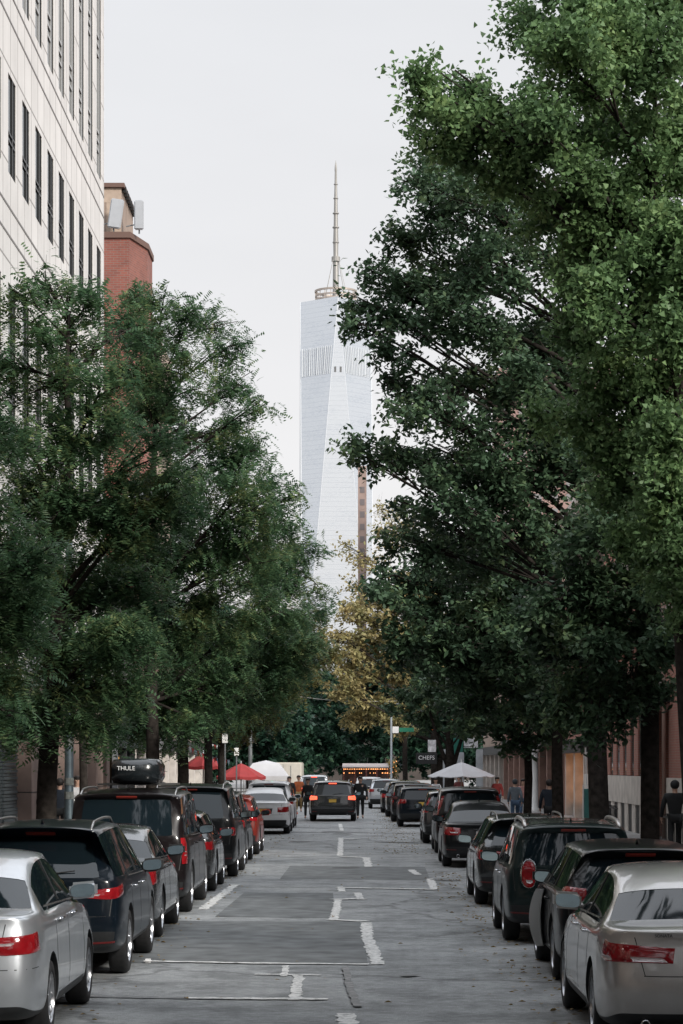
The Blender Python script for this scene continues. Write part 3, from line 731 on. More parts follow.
# lighter roof shell lying on its roof
mb = MB(); pj.patch(pj.top, [(-.60, .34), (-.60, 2.2)], [(.60, .34), (.60, 2.2)], 1, 14, 12, .006, .01, mb); mb.build('roof_panel', mat('grey_roof_paint', (.10, .105, .10), .3, .2, coat=1), r3, smooth=True)
for sg in (-1, 1):
    mb = MB(); a = .62; pts = []
    for t in np.linspace(0, 1, 8):
        yy = .30 + 1.9 * t; hh = pj.top(a, yy, sg); pts.append((a * sg, yy, (hh[0].z if hh else 1.58) + (.0 if t in (0, 1) else .05)))
    mb.tube(pts, .03, 7); mb.build('roof_rail', mat('pale_rail', (.5, .48, .46), .3, .7), r3, smooth=True)
right_car('dark green estate car parked right behind the oval-lamped small crossover', 1.84, 39.3, typ='suv', L=4.75, W=1.80, H=1.50, belt=.98, hood=.95, pm=P_grey, tail='wide', rims=0, slope=.42, tumble=.66, rear_w=.93, rails=True, zb=.22, wheel_r=.34)
right_car('black saloon with a pale reflecting rear window, behind the dark estate car', 1.78, 54.2, typ='sedan', L=4.6, W=1.80, H=1.50, pm=P_black, tail='compact', rims=0, plate=M_plate_w)
right_car('black sport utility car with tall red pillar lamps beyond the black saloon', 1.85, 62.5, typ='suv', L=4.6, W=1.84, H=1.74, belt=1.08, hood=1.05, pm=P_black, tail='tall', rims=0, slope=.18, tumble=.78, plate=M_plate_w)
right_car('dark small sport utility car with white roof edge, sixth along the right row', 1.72, 70.5, typ='suv', L=4.4, W=1.80, H=1.58, belt=1.02, hood=1.0, pm=P_gunm, tail='tall', rims=1, slope=.25, tumble=.72, det=1)
right_car('dark blue boxy off-roader standing on its own beyond the gap in the right row', 1.25, 89, typ='suv', L=4.7, W=1.86, H=1.52, belt=1.0, hood=.98, pm=P_navy, tail='block', rims=0, slope=.12, tumble=.80, det=1, rails=True)
right_car('black car with a pale roof edge just beyond the dark blue off-roader', 1.10, 97, typ='suv', L=4.5, W=1.80, H=1.58, belt=1.02, hood=1.0, pm=P_black, tail='vertical', rims=0, slope=.12, tumble=.78, det=1)
right_car('dark grey car second beyond the dark blue off-roader', .95, 106, typ='suv', L=4.4, W=1.78, H=1.62, pm=P_grey, tail='block', slope=.25, tumble=.7, det=1)
right_car('black saloon third beyond the dark blue off-roader', .80, 115, typ='sedan', L=4.4, W=1.78, H=1.50, pm=P_black, tail='compact', det=1)
make_car('silver sport utility car waiting at the far end beside the right row', 1.15, 126, typ='suv', L=4.6, W=1.86, H=1.58, belt=1.03, pm=P_silver, tail='block', slope=.18, tumble=.74, det=1, group=None)
make_car('white car in front of the far silver sport utility car, below the lit stall', .30, 140, typ='suv', L=4.6, W=1.82, H=1.58, belt=1.03, pm=P_white, tail='block', slope=.18, tumble=.74, det=1, group=None)
# ---- moving cars
mv, _ = make_car('dark grey sport utility car driving away with brake lights on', -1.28, 98, typ='suv', L=4.8, W=1.93, H=1.67, belt=1.05, hood=1.02, pm=P_gunm, tail='block', slope=.2, tumble=.74, det=2, rails=True, group=None, extra={'lamp': 'lit', 'mirror': 'black'}, name='driving_car', plate=M_plate_y)
make_car('pale car with orange lit tail lamps ahead of the driving sport utility car', -2.75, 132, typ='suv', L=4.7, W=1.85, H=1.75, belt=1.08, pm=P_silver, tail='block', slope=.2, tumble=.74, det=1, group=None, extra={'lamp': 'lit'}, name='driving_car')
# ---- left kerb row
left_car('silver saloon at the near left corner, nearest of the left row', -2.68, 19.7, typ='sedan', L=4.75, W=1.83, H=1.58, deck=1.10, hood=1.0, pm=P_silver, tail='wide', rims=1, rr=1.55, rg=.62)
l2, _ = left_car('dark blue black crossover with a sloping tail behind the near silver saloon', -2.62, 26.0, typ='suv', L=4.75, W=1.88, H=1.70, belt=1.08, hood=1.05, pm=P_navy, tail='slant', rims=2, slope=.55, tumble=.66, rails=True, zb=.26, extra={'mirror': 'black'})
l3, _ = left_car('dark grey saloon between the dark blue crossover and the roof-boxed van', -2.72, 31.6, typ='sedan', L=4.6, W=1.80, H=1.52, deck=1.06, pm=P_gunm, tail='compact', rims=0, extra={'mirror': 'black'})
l4, pj4 = left_car('big black van-sized sport utility car carrying a black roof box', -2.72, 37.2, typ='suv', L=5.3, W=1.95, H=1.95, belt=1.20, hood=1.15, pm=P_brown, tail='vertical', rims=3, slope=.22, tumble=.82, rails=True, wheel_r=.39)
left_car('dark silver hatchback low beside the roof-boxed sport utility car, fifth of the left row', -2.72, 43.6, typ='suv', L=4.2, W=1.78, H=1.50, belt=.98, hood=.95, pm=P_gunm, tail='wide', rims=1, slope=.35, tumble=.66, zb=.22, det=1)
left_car('black sport utility car with a blue-grey rear window, sixth of the left row', -2.62, 49.2, typ='suv', L=4.8, W=1.95, H=1.93, belt=1.2, hood=1.1, pm=P_black, tail='block', rims=0, slope=.3, tumble=.76, rails=True)
left_car('black car with a jutting mirror, seventh of the left row', -2.72, 55.3, typ='suv', L=4.6, W=1.88, H=1.72, belt=1.08, pm=P_black, tail='block', rims=0, slope=.25, tumble=.74, det=1)
left_car('reddish orange car tucked behind the black cars of the left row', -2.70, 61.6, typ='suv', L=4.2, W=1.80, H=1.55, belt=1.0, hood=.98, pm=P_red, tail='block', slope=.2, tumble=.72, det=1)
left_car('white saloon with a dark bumper beside the orange barrel', -2.48, 80, typ='sedan', L=4.6, W=1.80, H=1.55, deck=1.08, pm=P_white, tail='compact', det=1)
left_car('white sport utility car beyond the white saloon, by the white tent', -2.55, 87.5, typ='suv', L=4.6, W=1.86, H=1.72, belt=1.08, pm=P_white, tail='block', slope=.3, tumble=.74, det=1, rails=True)

# roof box of the big black car
M_box = mat('roof_box_plastic', (0.010, 0.013, 0.015), 0.22, coat=0.5, noise=.1)
bm = bmesh.new(); bmesh.ops.create_cube(bm, size=2)
bmesh.ops.subdivide_edges(bm, edges=bm.edges[:], cuts=3, use_grid_fill=True)
for v in bm.verts:
    a, b_, c = v.co
    q = (abs(a) ** 6 + abs(b_) ** 14 + abs(c) ** 6) ** (1 / 7) or 1
    v.co = Vector((a / q * .40 * (1 - .12 * max(0, b_)), b_ / q * .98, c / q * .21 * (1 - .3 * max(0, b_))))
bm.normal_update(); vs = [v.co.copy() for v in bm.verts]; bm.verts.index_update(); fs = [tuple(v.index for v in f.verts) for f in bm.faces]; bm.free()
root = empty('roof_box', (-3.64, 38.9, 1.98)); tag(root, 'black plastic roof box with white lettering on top of the big dark car', 'roof box')
mb = MB(); mb.add([v + Vector((0, 0, .25)) for v in vs], fs); b = mb.build('box_shell', M_box, root, smooth=True)
mb = MB(); mb.box(-.395, .395, -.70, .70, .245, .252); mb.build('lid_seam', M_trim, root)
mb = MB()
for yy in (-.45, .45): mb.box(-.62, .62, yy - .03, yy + .03, .03, .06)
mb.build('crossbar', M_rail, root)
mb = MB()
for yy in (-.45, .45):
    for xx in (-.25, .25): mb.box(xx - .03, xx + .03, yy - .05, yy + .05, .06, .10)
mb.build('clamp', M_trim, root)
lettering('THULE', .095, mat('white_lettering', (.75, .75, .75), .5), (-.12, -.985, .30), (R(90), 0, 0), root)
# ------------------------------------------------------------ buildings
M_lime = brickmat('limestone_panels', (0.62, 0.61, 0.595), (0.575, 0.565, 0.55), (0.26, 0.25, 0.24), bw=1.42, rh=2.75, ms=0.035, off=0, noise=.14)
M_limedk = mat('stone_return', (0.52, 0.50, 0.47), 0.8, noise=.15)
M_pink = mat('brown_stone', (0.21, 0.15, 0.128), 0.8, noise=.18, nscale=1.2, bump=.2)
M_brick = brickmat('red_brick', (0.27, 0.085, 0.06), (0.20, 0.065, 0.048), (0.20, 0.15, 0.13), bw=.42, rh=.14, ms=.014)
M_salmon = brickmat('salmon_brick', (0.40, 0.155, 0.11), (0.34, 0.13, 0.095), (0.34, 0.21, 0.17), bw=.24, rh=.075, ms=.01, noise=.3)
M_tan = mat('tan_render', (0.27, 0.205, 0.165), .85, noise=.15, nscale=1)
M_stone = mat('pale_stone_base', (0.50, 0.46, 0.42), .85, noise=.2, nscale=2, bump=.3)
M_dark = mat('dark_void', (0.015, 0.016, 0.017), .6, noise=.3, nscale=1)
M_wglass = mat('window_glass', (0.02, 0.026, 0.03), .06, spec=.4)
M_bframe = mat('dark_window_frame', (0.03, 0.03, 0.03), .4, .4)
M_alu = mat('aluminium_frame', (0.45, 0.45, 0.44), .4, .7)
M_lampwarm = mat('lit_shop_interior', (0.5, 0.25, 0.08), .8, emit=(1.0, 0.42, 0.10), es=0.5, noise=.5, nscale=.8)
M_lampwarm.node_tree.nodes['Principled BSDF'].inputs['Emission Color'].default_value = (1.0, .38, .09, 1)
M_white = mat('white_metal', (0.70, 0.70, 0.69), .5, noise=.08)
M_iron = mat('black_iron', (0.02, 0.02, 0.02), .5, .5)
M_steel = mat('grey_pole_steel', (0.22, 0.24, 0.25), .45, .5, noise=.15)

def wall_grid(mb, xf, y_edges, z_edges, holes, depth, normal=1, mi_face=0, mi_rev=1):
    """street wall in the plane x = xf facing the street (normal +1: +x). holes: set of (iy, iz) cells; reveals go back by depth"""
    for i in range(len(y_edges) - 1):
        for j in range(len(z_edges) - 1):
            y0, y1, z0, z1 = y_edges[i], y_edges[i + 1], z_edges[j], z_edges[j + 1]
            if (i, j) in holes:
                xb = xf - normal * depth
                for q in ([(xf, y0, z0), (xb, y0, z0), (xb, y0, z1), (xf, y0, z1)], [(xf, y1, z0), (xf, y1, z1), (xb, y1, z1), (xb, y1, z0)],
                          [(xf, y0, z1), (xb, y0, z1), (xb, y1, z1), (xf, y1, z1)], [(xf, y0, z0), (xf, y1, z0), (xb, y1, z0), (xb, y0, z0)]):
                    mb.add(q, [(0, 1, 2, 3)], mi_rev)
            else: mb.add([(xf, y0, z0), (xf, y1, z0), (xf, y1, z1), (xf, y0, z1)], [(0, 1, 2, 3)], mi_face)
def shell_rest(mb, xf, xb, y0, y1, z0, z1, mi=0):
    """the other sides and the roof of a building whose street wall is built apart"""
    mb.add([(xf, y0, z0), (xb, y0, z0), (xb, y0, z1), (xf, y0, z1)], [(0, 1, 2, 3)], mi)
    mb.add([(xf, y1, z0), (xb, y1, z0), (xb, y1, z1), (xf, y1, z1)], [(0, 1, 2, 3)], mi)
    mb.add([(xb, y0, z0), (xb, y1, z0), (xb, y1, z1), (xb, y0, z1)], [(0, 1, 2, 3)], mi)
    mb.add([(xf, y0, z1), (xb, y0, z1), (xb, y1, z1), (xf, y1, z1)], [(0, 1, 2, 3)], mi)

# --- left: tall pale stone building with slit windows
root = empty('office_building', (FL, 75, 0)); tag(root, 'tall pale limestone building with rows of narrow slit windows at upper left', 'building')
bx0, y0, y1, H = 0.0, -18.0, 17.3, 44.0        # local
per = 2.79; wstart = -9.6
ycent = [wstart + per * k for k in range(-2, 10)]
ycent = [c for c in ycent if y0 + 1 < c < y1 - .8]
ye = [y0]
for c in ycent: ye += [c - .74, c + .74]
ye.append(y1)
rows = [(6.6, 9.2), (11.7, 15.9), (19.0, 21.8), (24.5, 42.5)]
ze = [4.8]
for a, b in rows: ze += [a, b]
ze.append(H)
holes = {(2 * i + 1, 2 * j + 1) for i in range(len(ycent)) for j in range(len(rows))}
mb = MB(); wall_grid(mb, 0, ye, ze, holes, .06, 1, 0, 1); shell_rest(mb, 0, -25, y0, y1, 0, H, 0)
mb.build('wall', [M_lime, M_limedk], root)
for c in ycent:
    for j, (a, b) in enumerate(rows):
        f = MB(); f.box(-.04, -.015, c - .739, c - .66, a, b); f.box(-.04, -.015, c + .66, c + .739, a, b)
        g = MB(); g.box(-.039, -.002, c + .10, c + (.26 if j == 3 else .20), a, b)
        k = a + .9
        while k < b - .8:
            if j == 3:
                for q in (0, .35, .7): g.box(-.04, -.004, c - .66, c + .095, k + q, k + q + .09)
                k += 3.6
            else:
                for q in (0, .22): f.box(-.04, -.006, c - .66, c + .66, k + q, k + q + .06)
                k += 1.5
        wn = f.build('window', M_bframe, root); g.build('mullion', M_alu if j == 3 else M_bframe, wn)
        p = MB(); p.box(-.058, -.043, c - .735, c + .735, a + .005, b - .005); p.build('pane', M_wglass, wn)
# joints standing as shallow dark grooves: proud mullion bands between the storeys
for z in (5.0, 10.4, 17.2, 18.0, 23.3, 24.1):
    g = MB(); g.box(0.0, .012, y0, y1, z, z + .07); g.build('panel_joint', mat('panel_joint_dark', (.16, .155, .15), .8), root)
# ground storey: brown stone piers, dark openings, shutters
for (a, b) in ((-13.5, -10.6), (-4.4, -1.4), (4.0, 6.0), (8.6, 10.0), (12.6, 15.0), (16.2, 17.3)):
    g = MB(); g.box(-.6, .22, a, b, 0.14, 4.8); p_ = g.build('pier', M_pink, root)
    g = MB(); g.box(-.59, .226, a - .004, b + .004, 1.5, 1.53); g.box(-.59, .226, a - .004, b + .004, 3.05, 3.08); g.build('stone_joint', M_dark, p_)
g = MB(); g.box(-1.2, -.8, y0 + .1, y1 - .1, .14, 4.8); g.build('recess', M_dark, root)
for k, (a, b) in enumerate(((-7.4, -4.8), (-10.6, -7.9))):
    g = MB()
    z = .2
    while z < 4.0: g.box(-.25, -.16 + .03 * (int(z * 10) % 2), a, b, z, z + .085); z += .10
    g.build('roller_shutter', mat('shutter_steel', (.05, .062, .068), .6, .3), root)
for (a, b) in ((-1.4, 4.0), (6.0, 8.6), (10.0, 12.6)):
    f = MB(); f.box(-.5, -.4, a, a + .1, .2, 4.2); f.box(-.5, -.4, b - .1, b, .2, 4.2); f.box(-.5, -.4, a, b, 4.1, 4.2); f.box(-.5, -.4, a, b, 2.9, 3.0); f.box(-.5, -.4, (a + b) / 2 - .05, (a + b) / 2 + .05, .2, 2.9)
    wn = f.build('shop_window', M_bframe, root); p = MB(); p.box(-.56, -.52, a, b, .2, 4.2); p.build('pane', M_wglass, wn)

# --- left: low shops beyond it
def shop(label, xf, side, y0, y1, H, m, zone, base, floors=(), cols=3, name='shop_building', base_h=3.6, lit=None, wcol=None):
    """side: +1 = left side of the street (wall faces +x), -1 = right side"""
    root = empty(name, (xf, (y0 + y1) / 2, 0)); tag(root, label, 'building'); hl = (y1 - y0) / 2
    mb = MB(); 
    span = 2 * hl / cols; ye = [-hl]; cs = []
    for c in range(cols):
        cc = -hl + span * (c + .5); ye += [cc - span * .21, cc + span * .21]; cs.append((cc - span * .21, cc + span * .21))
    ye.append(hl); ze = [base_h]
    for a, b in floors: ze += [a, b]
    ze.append(H)
    holes = {(2 * i + 1, 2 * j + 1) for i in range(cols) for j in range(len(floors))}
    wall_grid(mb, 0, ye, ze, holes, .3, side, 0, 0); shell_rest(mb, 0, -side * 14, -hl, hl, base_h, H, 0)
    mb.build('wall', [m, m], root)
    g = MB(); g.box(min(0, side * .25), max(0, side * .25), -hl, hl, H - .05, H + .45); g.box(min(side * .25, side * .4), max(side * .25, side * .4), -hl, hl, H + .2, H + .45); g.build('cornice', base, root)
    for (a, b) in cs:
        for (z0, z1) in floors:
            f = MB(); xa, xb = sorted((-side * .2, -side * .26))
            for q in ((a, a + .09, z0, z1), (b - .09, b, z0, z1), (a, b, z0, z0 + .09), (a, b, z1 - .09, z1), (a, b, (z0 + z1) / 2 - .04, (z0 + z1) / 2 + .04)): f.box(xa, xb, *q)
            wn = f.build('window', M_alu, root); xa, xb = sorted((-side * .28, -side * .32)); p = MB(); p.box(xa, xb, a, b, z0, z1); p.build('pane', M_wglass, wn)
            s_ = MB(); xa, xb = sorted((0, side * .10)); s_.box(xa, xb, a - .1, b + .1, z0 - .14, z0 - .001); s_.build('sill', M_stone, wn)
    # shopfront
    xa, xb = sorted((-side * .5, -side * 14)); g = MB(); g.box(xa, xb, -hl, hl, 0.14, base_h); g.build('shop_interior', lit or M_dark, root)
    n = cols
    for c in range(n + 1):
        cc = -hl + 2 * hl * c / n; w_ = .28; a, b = max(-hl, cc - w_), min(hl, cc + w_)
        xa, xb = sorted((-side * .45, side * .08)); g = MB(); g.box(xa, xb, a, b, .14, base_h); g.build('pier', base, root)
    for c in range(n):
        a, b = -hl + 2 * hl * c / n + .28, -hl + 2 * hl * (c + 1) / n - .28
        xa, xb = sorted((-side * .3, -side * .36)); f = MB(); f.box(xa, xb, a, b, .14, .7); f.box(xa, xb, a, b, 2.6, 2.7); f.box(xa, xb, (a + b) / 2 - .04, (a + b) / 2 + .04, .7, base_h); f.build('shopfront', M_bframe, root)
    xa, xb = sorted((side * .05, side * .22)); g = MB(); g.box(xa, xb, -hl, hl, base_h - .6, base_h - .02); g.build('fascia', wcol or M_dark, root)
    return root
shop('low dark shop with a lit orange window just past the limestone building', FL, 1, 92.5, 104, 8.5, mat('dark_render', (.09, .085, .08), .85, noise=.3, nscale=2), 0, M_dark, [(4.6, 6.6)], 3, wcol=mat('dark_green_fascia', (.02, .035, .035), .5))
g = MB(); 
lr = empty('lit_shop_window', (FL + .06, 96.0, 1.9)); tag(lr, 'small lit orange framed shop window past the limestone building', 'shop window')
g.box(0, .03, -1.2, 1.2, -.0, .75); g.build('lit_pane', mat('lit_amber', (.5, .3, .1), .6, emit=(1, .50, .16), es=.45, noise=.5, nscale=2), lr)
g = MB()
for q in ((-1.25, -1.17, 0, .8), (1.17, 1.25, 0, .8), (-1.25, 1.25, -.06, .02), (-1.25, 1.25, .74, .82), (-.3, -.2, 0, .8), (.4, .46, 0, .8)): g.box(.03, .07, *q)
g.build('window_frame', M_bframe, lr)
shop('red brick three storey shop behind the red parasols', FL, 1, 104.4, 126, 8.5, mat('dark_old_brick', (.11, .05, .04), .85, noise=.3, nscale=2), 0, M_stone, [(4.5, 6.4)], 5)
shop('tan rendered shop at the far left end of the street', FL, 1, 126.4, 150, 9.5, mat('dull_render', (.16, .13, .11), .85, noise=.3, nscale=2), 0, M_stone, [(4.5, 6.4), (6.9, 8.6)], 5)

# --- left far: octagonal red brick tower with penthouse
root = empty('brick_tower', (-20.0, 150, 0)); tag(root, 'red brick octagonal tower block with tan penthouse behind the limestone building', 'building')
TH = EYE + (764 - 247) * 146 / F
oct_ = [(-12.3, -6.5), (5.95, -6.5), (6.75, -3.2), (6.75, 0.2), (4.6, 4.5), (-12.3, 4.5)]
mb = MB(); n = len(oct_)
mb.add([(x, y, 0) for x, y in oct_] + [(x, y, TH) for x, y in oct_], [(i, (i + 1) % n, n + (i + 1) % n, n + i) for i in range(n)] + [tuple(range(n, 2 * n))])
mb.build('wall', M_brick, root)
mb = MB(); ex = [(x * 1.015, y * 1.02) for x, y in oct_]
mb.add([(x, y, TH) for x, y in ex] + [(x, y, TH + .35) for x, y in ex], [(i, (i + 1) % n, n + (i + 1) % n, n + i) for i in range(n)] + [tuple(range(n, 2 * n)), tuple(range(n - 1, -1, -1))]); mb.build('parapet', mat('brown_coping', (.12, .07, .055), .8), root)
for k in range(10):
    z0 = 3 + 3.1 * k
    for xx in (-.6, 2.2):
        f = MB(); f.box(xx - .7, xx + .7, -6.56, -6.503, z0, z0 + 1.5); wn = f.build('window', M_alu, root); p = MB(); p.box(xx - .6, xx + .6, -6.60, -6.563, z0 + .1, z0 + 1.4); p.build('pane', M_wglass, wn)
PH = EYE + (764 - 194) * 146 / F
mb = MB(); mb.box(-12, 5.4, -5.6, 1.7, TH + .35, PH); ph = mb.build('penthouse', M_tan, root)
mb = MB(); mb.box(-12.1, 5.6, -5.8, 1.9, PH, PH + .25); mb.build('penthouse_roof', mat('brown_coping', (.12, .07, .055), .8), ph)
mb = MB(); mb.box(-12, 5.4, -5.62, -5.603, PH - .9, PH - .02); mb.box(4.5, 5.38, -5.63, -5.603, TH + .4, PH - .91); mb.build('penthouse_band', mat('tan_light', (.36, .28, .22), .85, noise=.1), ph)
for k in range(8):
    mb = MB(); mb.box(5.42, 5.66, -5.3 + k * .9, -5.05 + k * .9, PH - .2, PH + .12); mb.build('gutter_bracket', M_iron, ph)
for (px, wd, tilt) in ((113, .78, .14), (138, .55, 0)):
    p_ = at(px, 232, 143.2)
    an = empty('antenna_panel', (p_.x, 143.4 + (.4 if px > 120 else 0), TH + .36)); tag(an, ('wide tilted' if px < 120 else 'slim upright') + ' pale antenna panel on the roof edge of the brick tower, ' + ('left' if px < 120 else 'right') + ' one', 'antenna')
    mb = MB(); mb.add(*bevel_box(-wd / 2, wd / 2, -.15, .15, .2, 1.95, .06, 2)); a_ = mb.build('panel', mat('antenna_grey', (.34, .355, .375), .5, noise=.05), an); a_.rotation_euler = (0, tilt, 0)
    mb = MB(); mb.tube([(0, .2, 0), (0, .2, 1.6)], .05, 6); mb.tube([(0, .2, .6), (-.8, .25, .45)], .04, 5); mb.build('bracket', M_steel, an)
# lower body seen through the honey locust
root = empty('apartment_building', (-17.6, 172, 0)); tag(root, 'tan apartment block with blue-grey windows glimpsed through the left treetops', 'building')
HB = EYE + (764 - 335) * 168 / F
mb = MB(); mb.box(-8, 3.2, -5, 8, 0, HB); mb.build('wall', M_tan, root)
for k in range(9):
    for xx in (-1.2, 1.6):
        z0 = 3 + 3.2 * k
        f = MB(); f.box(xx - .95, xx + .95, -5.08, -5.003, z0, z0 + 2.1); wn = f.build('window', M_alu, root); p = MB(); p.box(xx - .8, xx + .8, -5.12, -5.083, z0 + .12, z0 + 1.98); p.build('pane', mat('blue_glass', (.10, .22, .28), .1, spec=1), wn)

# --- right side: salmon brick buildings
xf = FR
root = empty('brick_building', (xf, 68, 0)); tag(root, 'salmon brick building with the dark canopied doorway at the right edge', 'building')
HH = 15.5
ye = [-12, -6.6, -5.2, -2.9, -1.4, .4, 1.9, 3.6, 4.6, 6.6]; ze = [4.6, 6.9, 9.2, 10.6, 12.9, HH]
holes = {(i, j) for i in (1, 3, 5, 7) for j in (1, 3)}
mb = MB(); wall_grid(mb, 0, ye, ze, holes, .35, -1); shell_rest(mb, 0, 14, -12, 6.6, 0.14, HH)
mb.box(0, .5, -12, 1.3, .14, 4.6); mb.box(0, .5, 5.2, 6.6, .14, 4.6); mb.box(0, .5, 1.3, 5.2, 3.95, 4.6)
mb.build('wall', [M_salmon, M_salmon], root)
for i in (1, 3, 5, 7):
    for j in (1, 3):
        a, b, z0, z1 = ye[i], ye[i + 1], ze[j], ze[j + 1]
        f = MB()
        for q in ((a, a + .1, z0, z1), (b - .1, b, z0, z1), (a, b, z0, z0 + .1), (a, b, z1 - .1, z1), (a, b, (z0 + z1) / 2 - .04, (z0 + z1) / 2 + .04)): f.box(.2, .28, *q)
        wn = f.build('window', mat('brown_frame', (.13, .05, .04), .6), root); p = MB(); p.box(.30, .33, a, b, z0, z1); p.build('pane', M_wglass, wn)
        s_ = MB(); s_.box(-.12, 0.0, a - .12, b + .12, z0 - .16, z0 - .002); s_.build('sill', M_stone, wn)
g = MB(); g.box(-.10, -.002, -12, 1.25, .14, 1.95); g.build('stone_base', M_stone, root)
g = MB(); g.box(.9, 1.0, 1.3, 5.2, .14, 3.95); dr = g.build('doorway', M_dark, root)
g = MB(); g.box(.84, .895, 2.2, 4.2, .14, 2.9); g.box(.84, .895, 1.5, 2.0, .14, 3.6); g.box(.84, .895, 4.4, 4.9, .14, 3.6); g.build('door_leaf', mat('brown_door', (.10, .055, .04), .5, noise=.2), dr)
# arched canopy over the doorway
g = MB(); arc = []
nA = 12
for k in range(nA + 1):
    t = math.pi * k / nA; arc.append((-1.15 * math.sin(t), 3.2 - 2.2 * math.cos(t)))
vs = [(x, y, 4.15) for x, y in arc] + [(x, y, 4.42) for x, y in arc]; k = nA + 1
g.add(vs, [(i, i + 1, k + i + 1, k + i) for i in range(nA)] + [tuple(range(k)), tuple(range(k, 2 * k))]); g.build('door_canopy', mat('dark_canopy', (.03, .035, .035), .5, noise=.2), root)
g = MB(); g.add(*bevel_box(-.55, 0, 2.3, 3.5, 4.45, 5.15, .03)); u = g.build('air_conditioner', mat('ac_grey', (.30, .29, .27), .6, noise=.2), root)
g = MB()
for q in range(7): g.box(-.56, -.552, 2.4, 3.4, 4.52 + q * .08, 4.55 + q * .08)
g.build('grille', M_iron, u)
for yy in (1.15, 5.45):
    g = MB(); g.tube([(-.16, yy, .2), (-.16, yy, 7.8)], .06, 8); g.build('downpipe', mat('drain_pipe', (.26, .17, .14), .6), root, smooth=True)
for yy in (-2.2,):
    wl = empty('window_flower_box', (xf - .35, 68 + 4.1, 6.55)); tag(wl, 'white window box with dark plants on the salmon brick wall', 'flower box')
    g = MB(); g.add(*bevel_box(-.18, .18, -.6, .6, 0, .25, .02)); g.build('box', M_white, wl)
    wl['_leaf'] = 1

# pilastered brick building
root = empty('pilastered_building', (xf, 85, 0)); tag(root, 'salmon brick building with tall pilasters on a pale stone base behind the right trees', 'building')
mb = MB(); mb.box(.45, 14, -10.3, 9.8, .14, 14.5); mb.build('wall', M_salmon, root)
g = MB(); g.box(.02, .448, -10.2, 9.7, 1.96, 5.6); g.build('tall_window_band', M_wglass, root)
y = -10.2
while y < 9.4:
    g = MB(); g.box(-.015, .445, y, y + 1.15, 1.97, 6.2); g.build('pilaster', M_salmon, root)
    y += 2.18
g = MB(); g.box(-.12, .44, -10.3, 9.8, 1.05, 1.95); g.build('stone_base', M_stone, root)
y = -10.2
while y < 9.4:
    g = MB(); g.box(-.10, .43, y, y + 1.0, .14, 1.045); g.build('base_pier', M_stone, root); y += 2.18
g = MB(); g.box(-.065, .42, -10.25, 9.7, .145, 1.04); g.build('base_recess', M_dark, root)  # solid dark panel; shade between the base piers put into its colour
g = MB(); g.box(-.25, .44, -10.3, 9.8, 6.21, 6.7); g.build('cornice', M_stone, root)
for k in range(5):
    for j, z0 in enumerate((7.6, 10.9)):
        a = -9 + 3.9 * k; f = MB(); f.box(.36, .446, a, a + 1.4, z0, z0 + 2.1); wn = f.build('window', M_alu, root); p = MB(); p.box(.32, .357, a + .1, a + 1.3, z0 + .1, z0 + 2.0); p.build('pane', M_wglass, wn)

shop('brick shop glowing orange inside behind the tree trunks on the right', xf, -1, 95.2, 104, 12.5, M_salmon, 0, M_stone, [(5.0, 7.2), (8.6, 10.8)], 2, base_h=3.4, lit=M_lampwarm)
shop('dark fronted brick building with brown piers on the right, past the glowing shop', xf, -1, 104.4, 150, 9.5, M_salmon, 0, mat('brown_pier', (.25, .15, .12), .8, noise=.2), [(5.0, 7.2)], 9, base_h=3.8)
shop('far right corner restaurant with white lettering on its dark fascia', FR + .4, -1, 151, 185, 9, M_tan, 0, M_stone, [(5.2, 7.2)], 6)

# free-standing pale column by the glowing shop
cr = empty('entrance_column', (FR - .9, 111.7, .14)); tag(cr, 'slim pale column with a carved capital standing beside the glowing shop', 'column')
g = MB(); g.lathe([(.30, 0), (.30, .12), (.21, .18), (.20, 2.0), (.17, 2.45), (.22, 2.5), (.22, 2.55), (0, 2.55)], n=18); g.build('shaft', M_white, cr, smooth=True)
g = MB(); g.box(-.26, .26, -.26, .26, 3.05, 3.2); g.lathe([(.18, 2.551), (.2, 2.7), (.30, 3.04), (.0, 3.045)], n=10); g.build('capital', M_white, cr)

# --- far brown slab and the glass tower
root = empty('distant_tower', (.0, 620, 0)); tag(root, 'thin brown brick tower standing just right of the glass skyscraper', 'building')
x0, x1 = (358 - VX) * 620 / F, (366.5 - VX) * 620 / F; hz = EYE + (764 - 466) * 620 / F
mb = MB(); mb.box(x0, x1, 0, 8, 0, hz); mb.build('wall', mat('far_brick', (.26, .19, .165), .9, noise=.2, nscale=.3), root)
for k in range(int(hz / 3.2) - 1):
    f = MB(); f.box(x0 + .5, x1 - .5, -.06, -.003, 2 + 3.2 * k, 3.6 + 3.2 * k)
    if k % 1 == 0: f.build('window', mat('far_window', (.13, .11, .11), .4), root)
# brick block glimpsed through the right trees
root = empty('distant_block', (36, 560, 0)); tag(root, 'pinkish brick block glimpsed through gaps in the right trees', 'building')
hz = EYE + (764 - 368) * 560 / F
mb = MB(); mb.box(-5, 22, 0, 20, 0, hz); mb.build('wall', mat('far_pink_brick', (.26, .17, .15), .9, noise=.15, nscale=.2), root)
for k in range(22):
    for c in range(7):
        f = MB(); z0 = hz - 4 - 3.4 * k; f.box(-3.6 + 3.7 * c, -1.9 + 3.7 * c, -.06, -.003, z0, z0 + 1.8); f.build('window', mat('far_window_pale', (.20, .19, .19), .3), root)

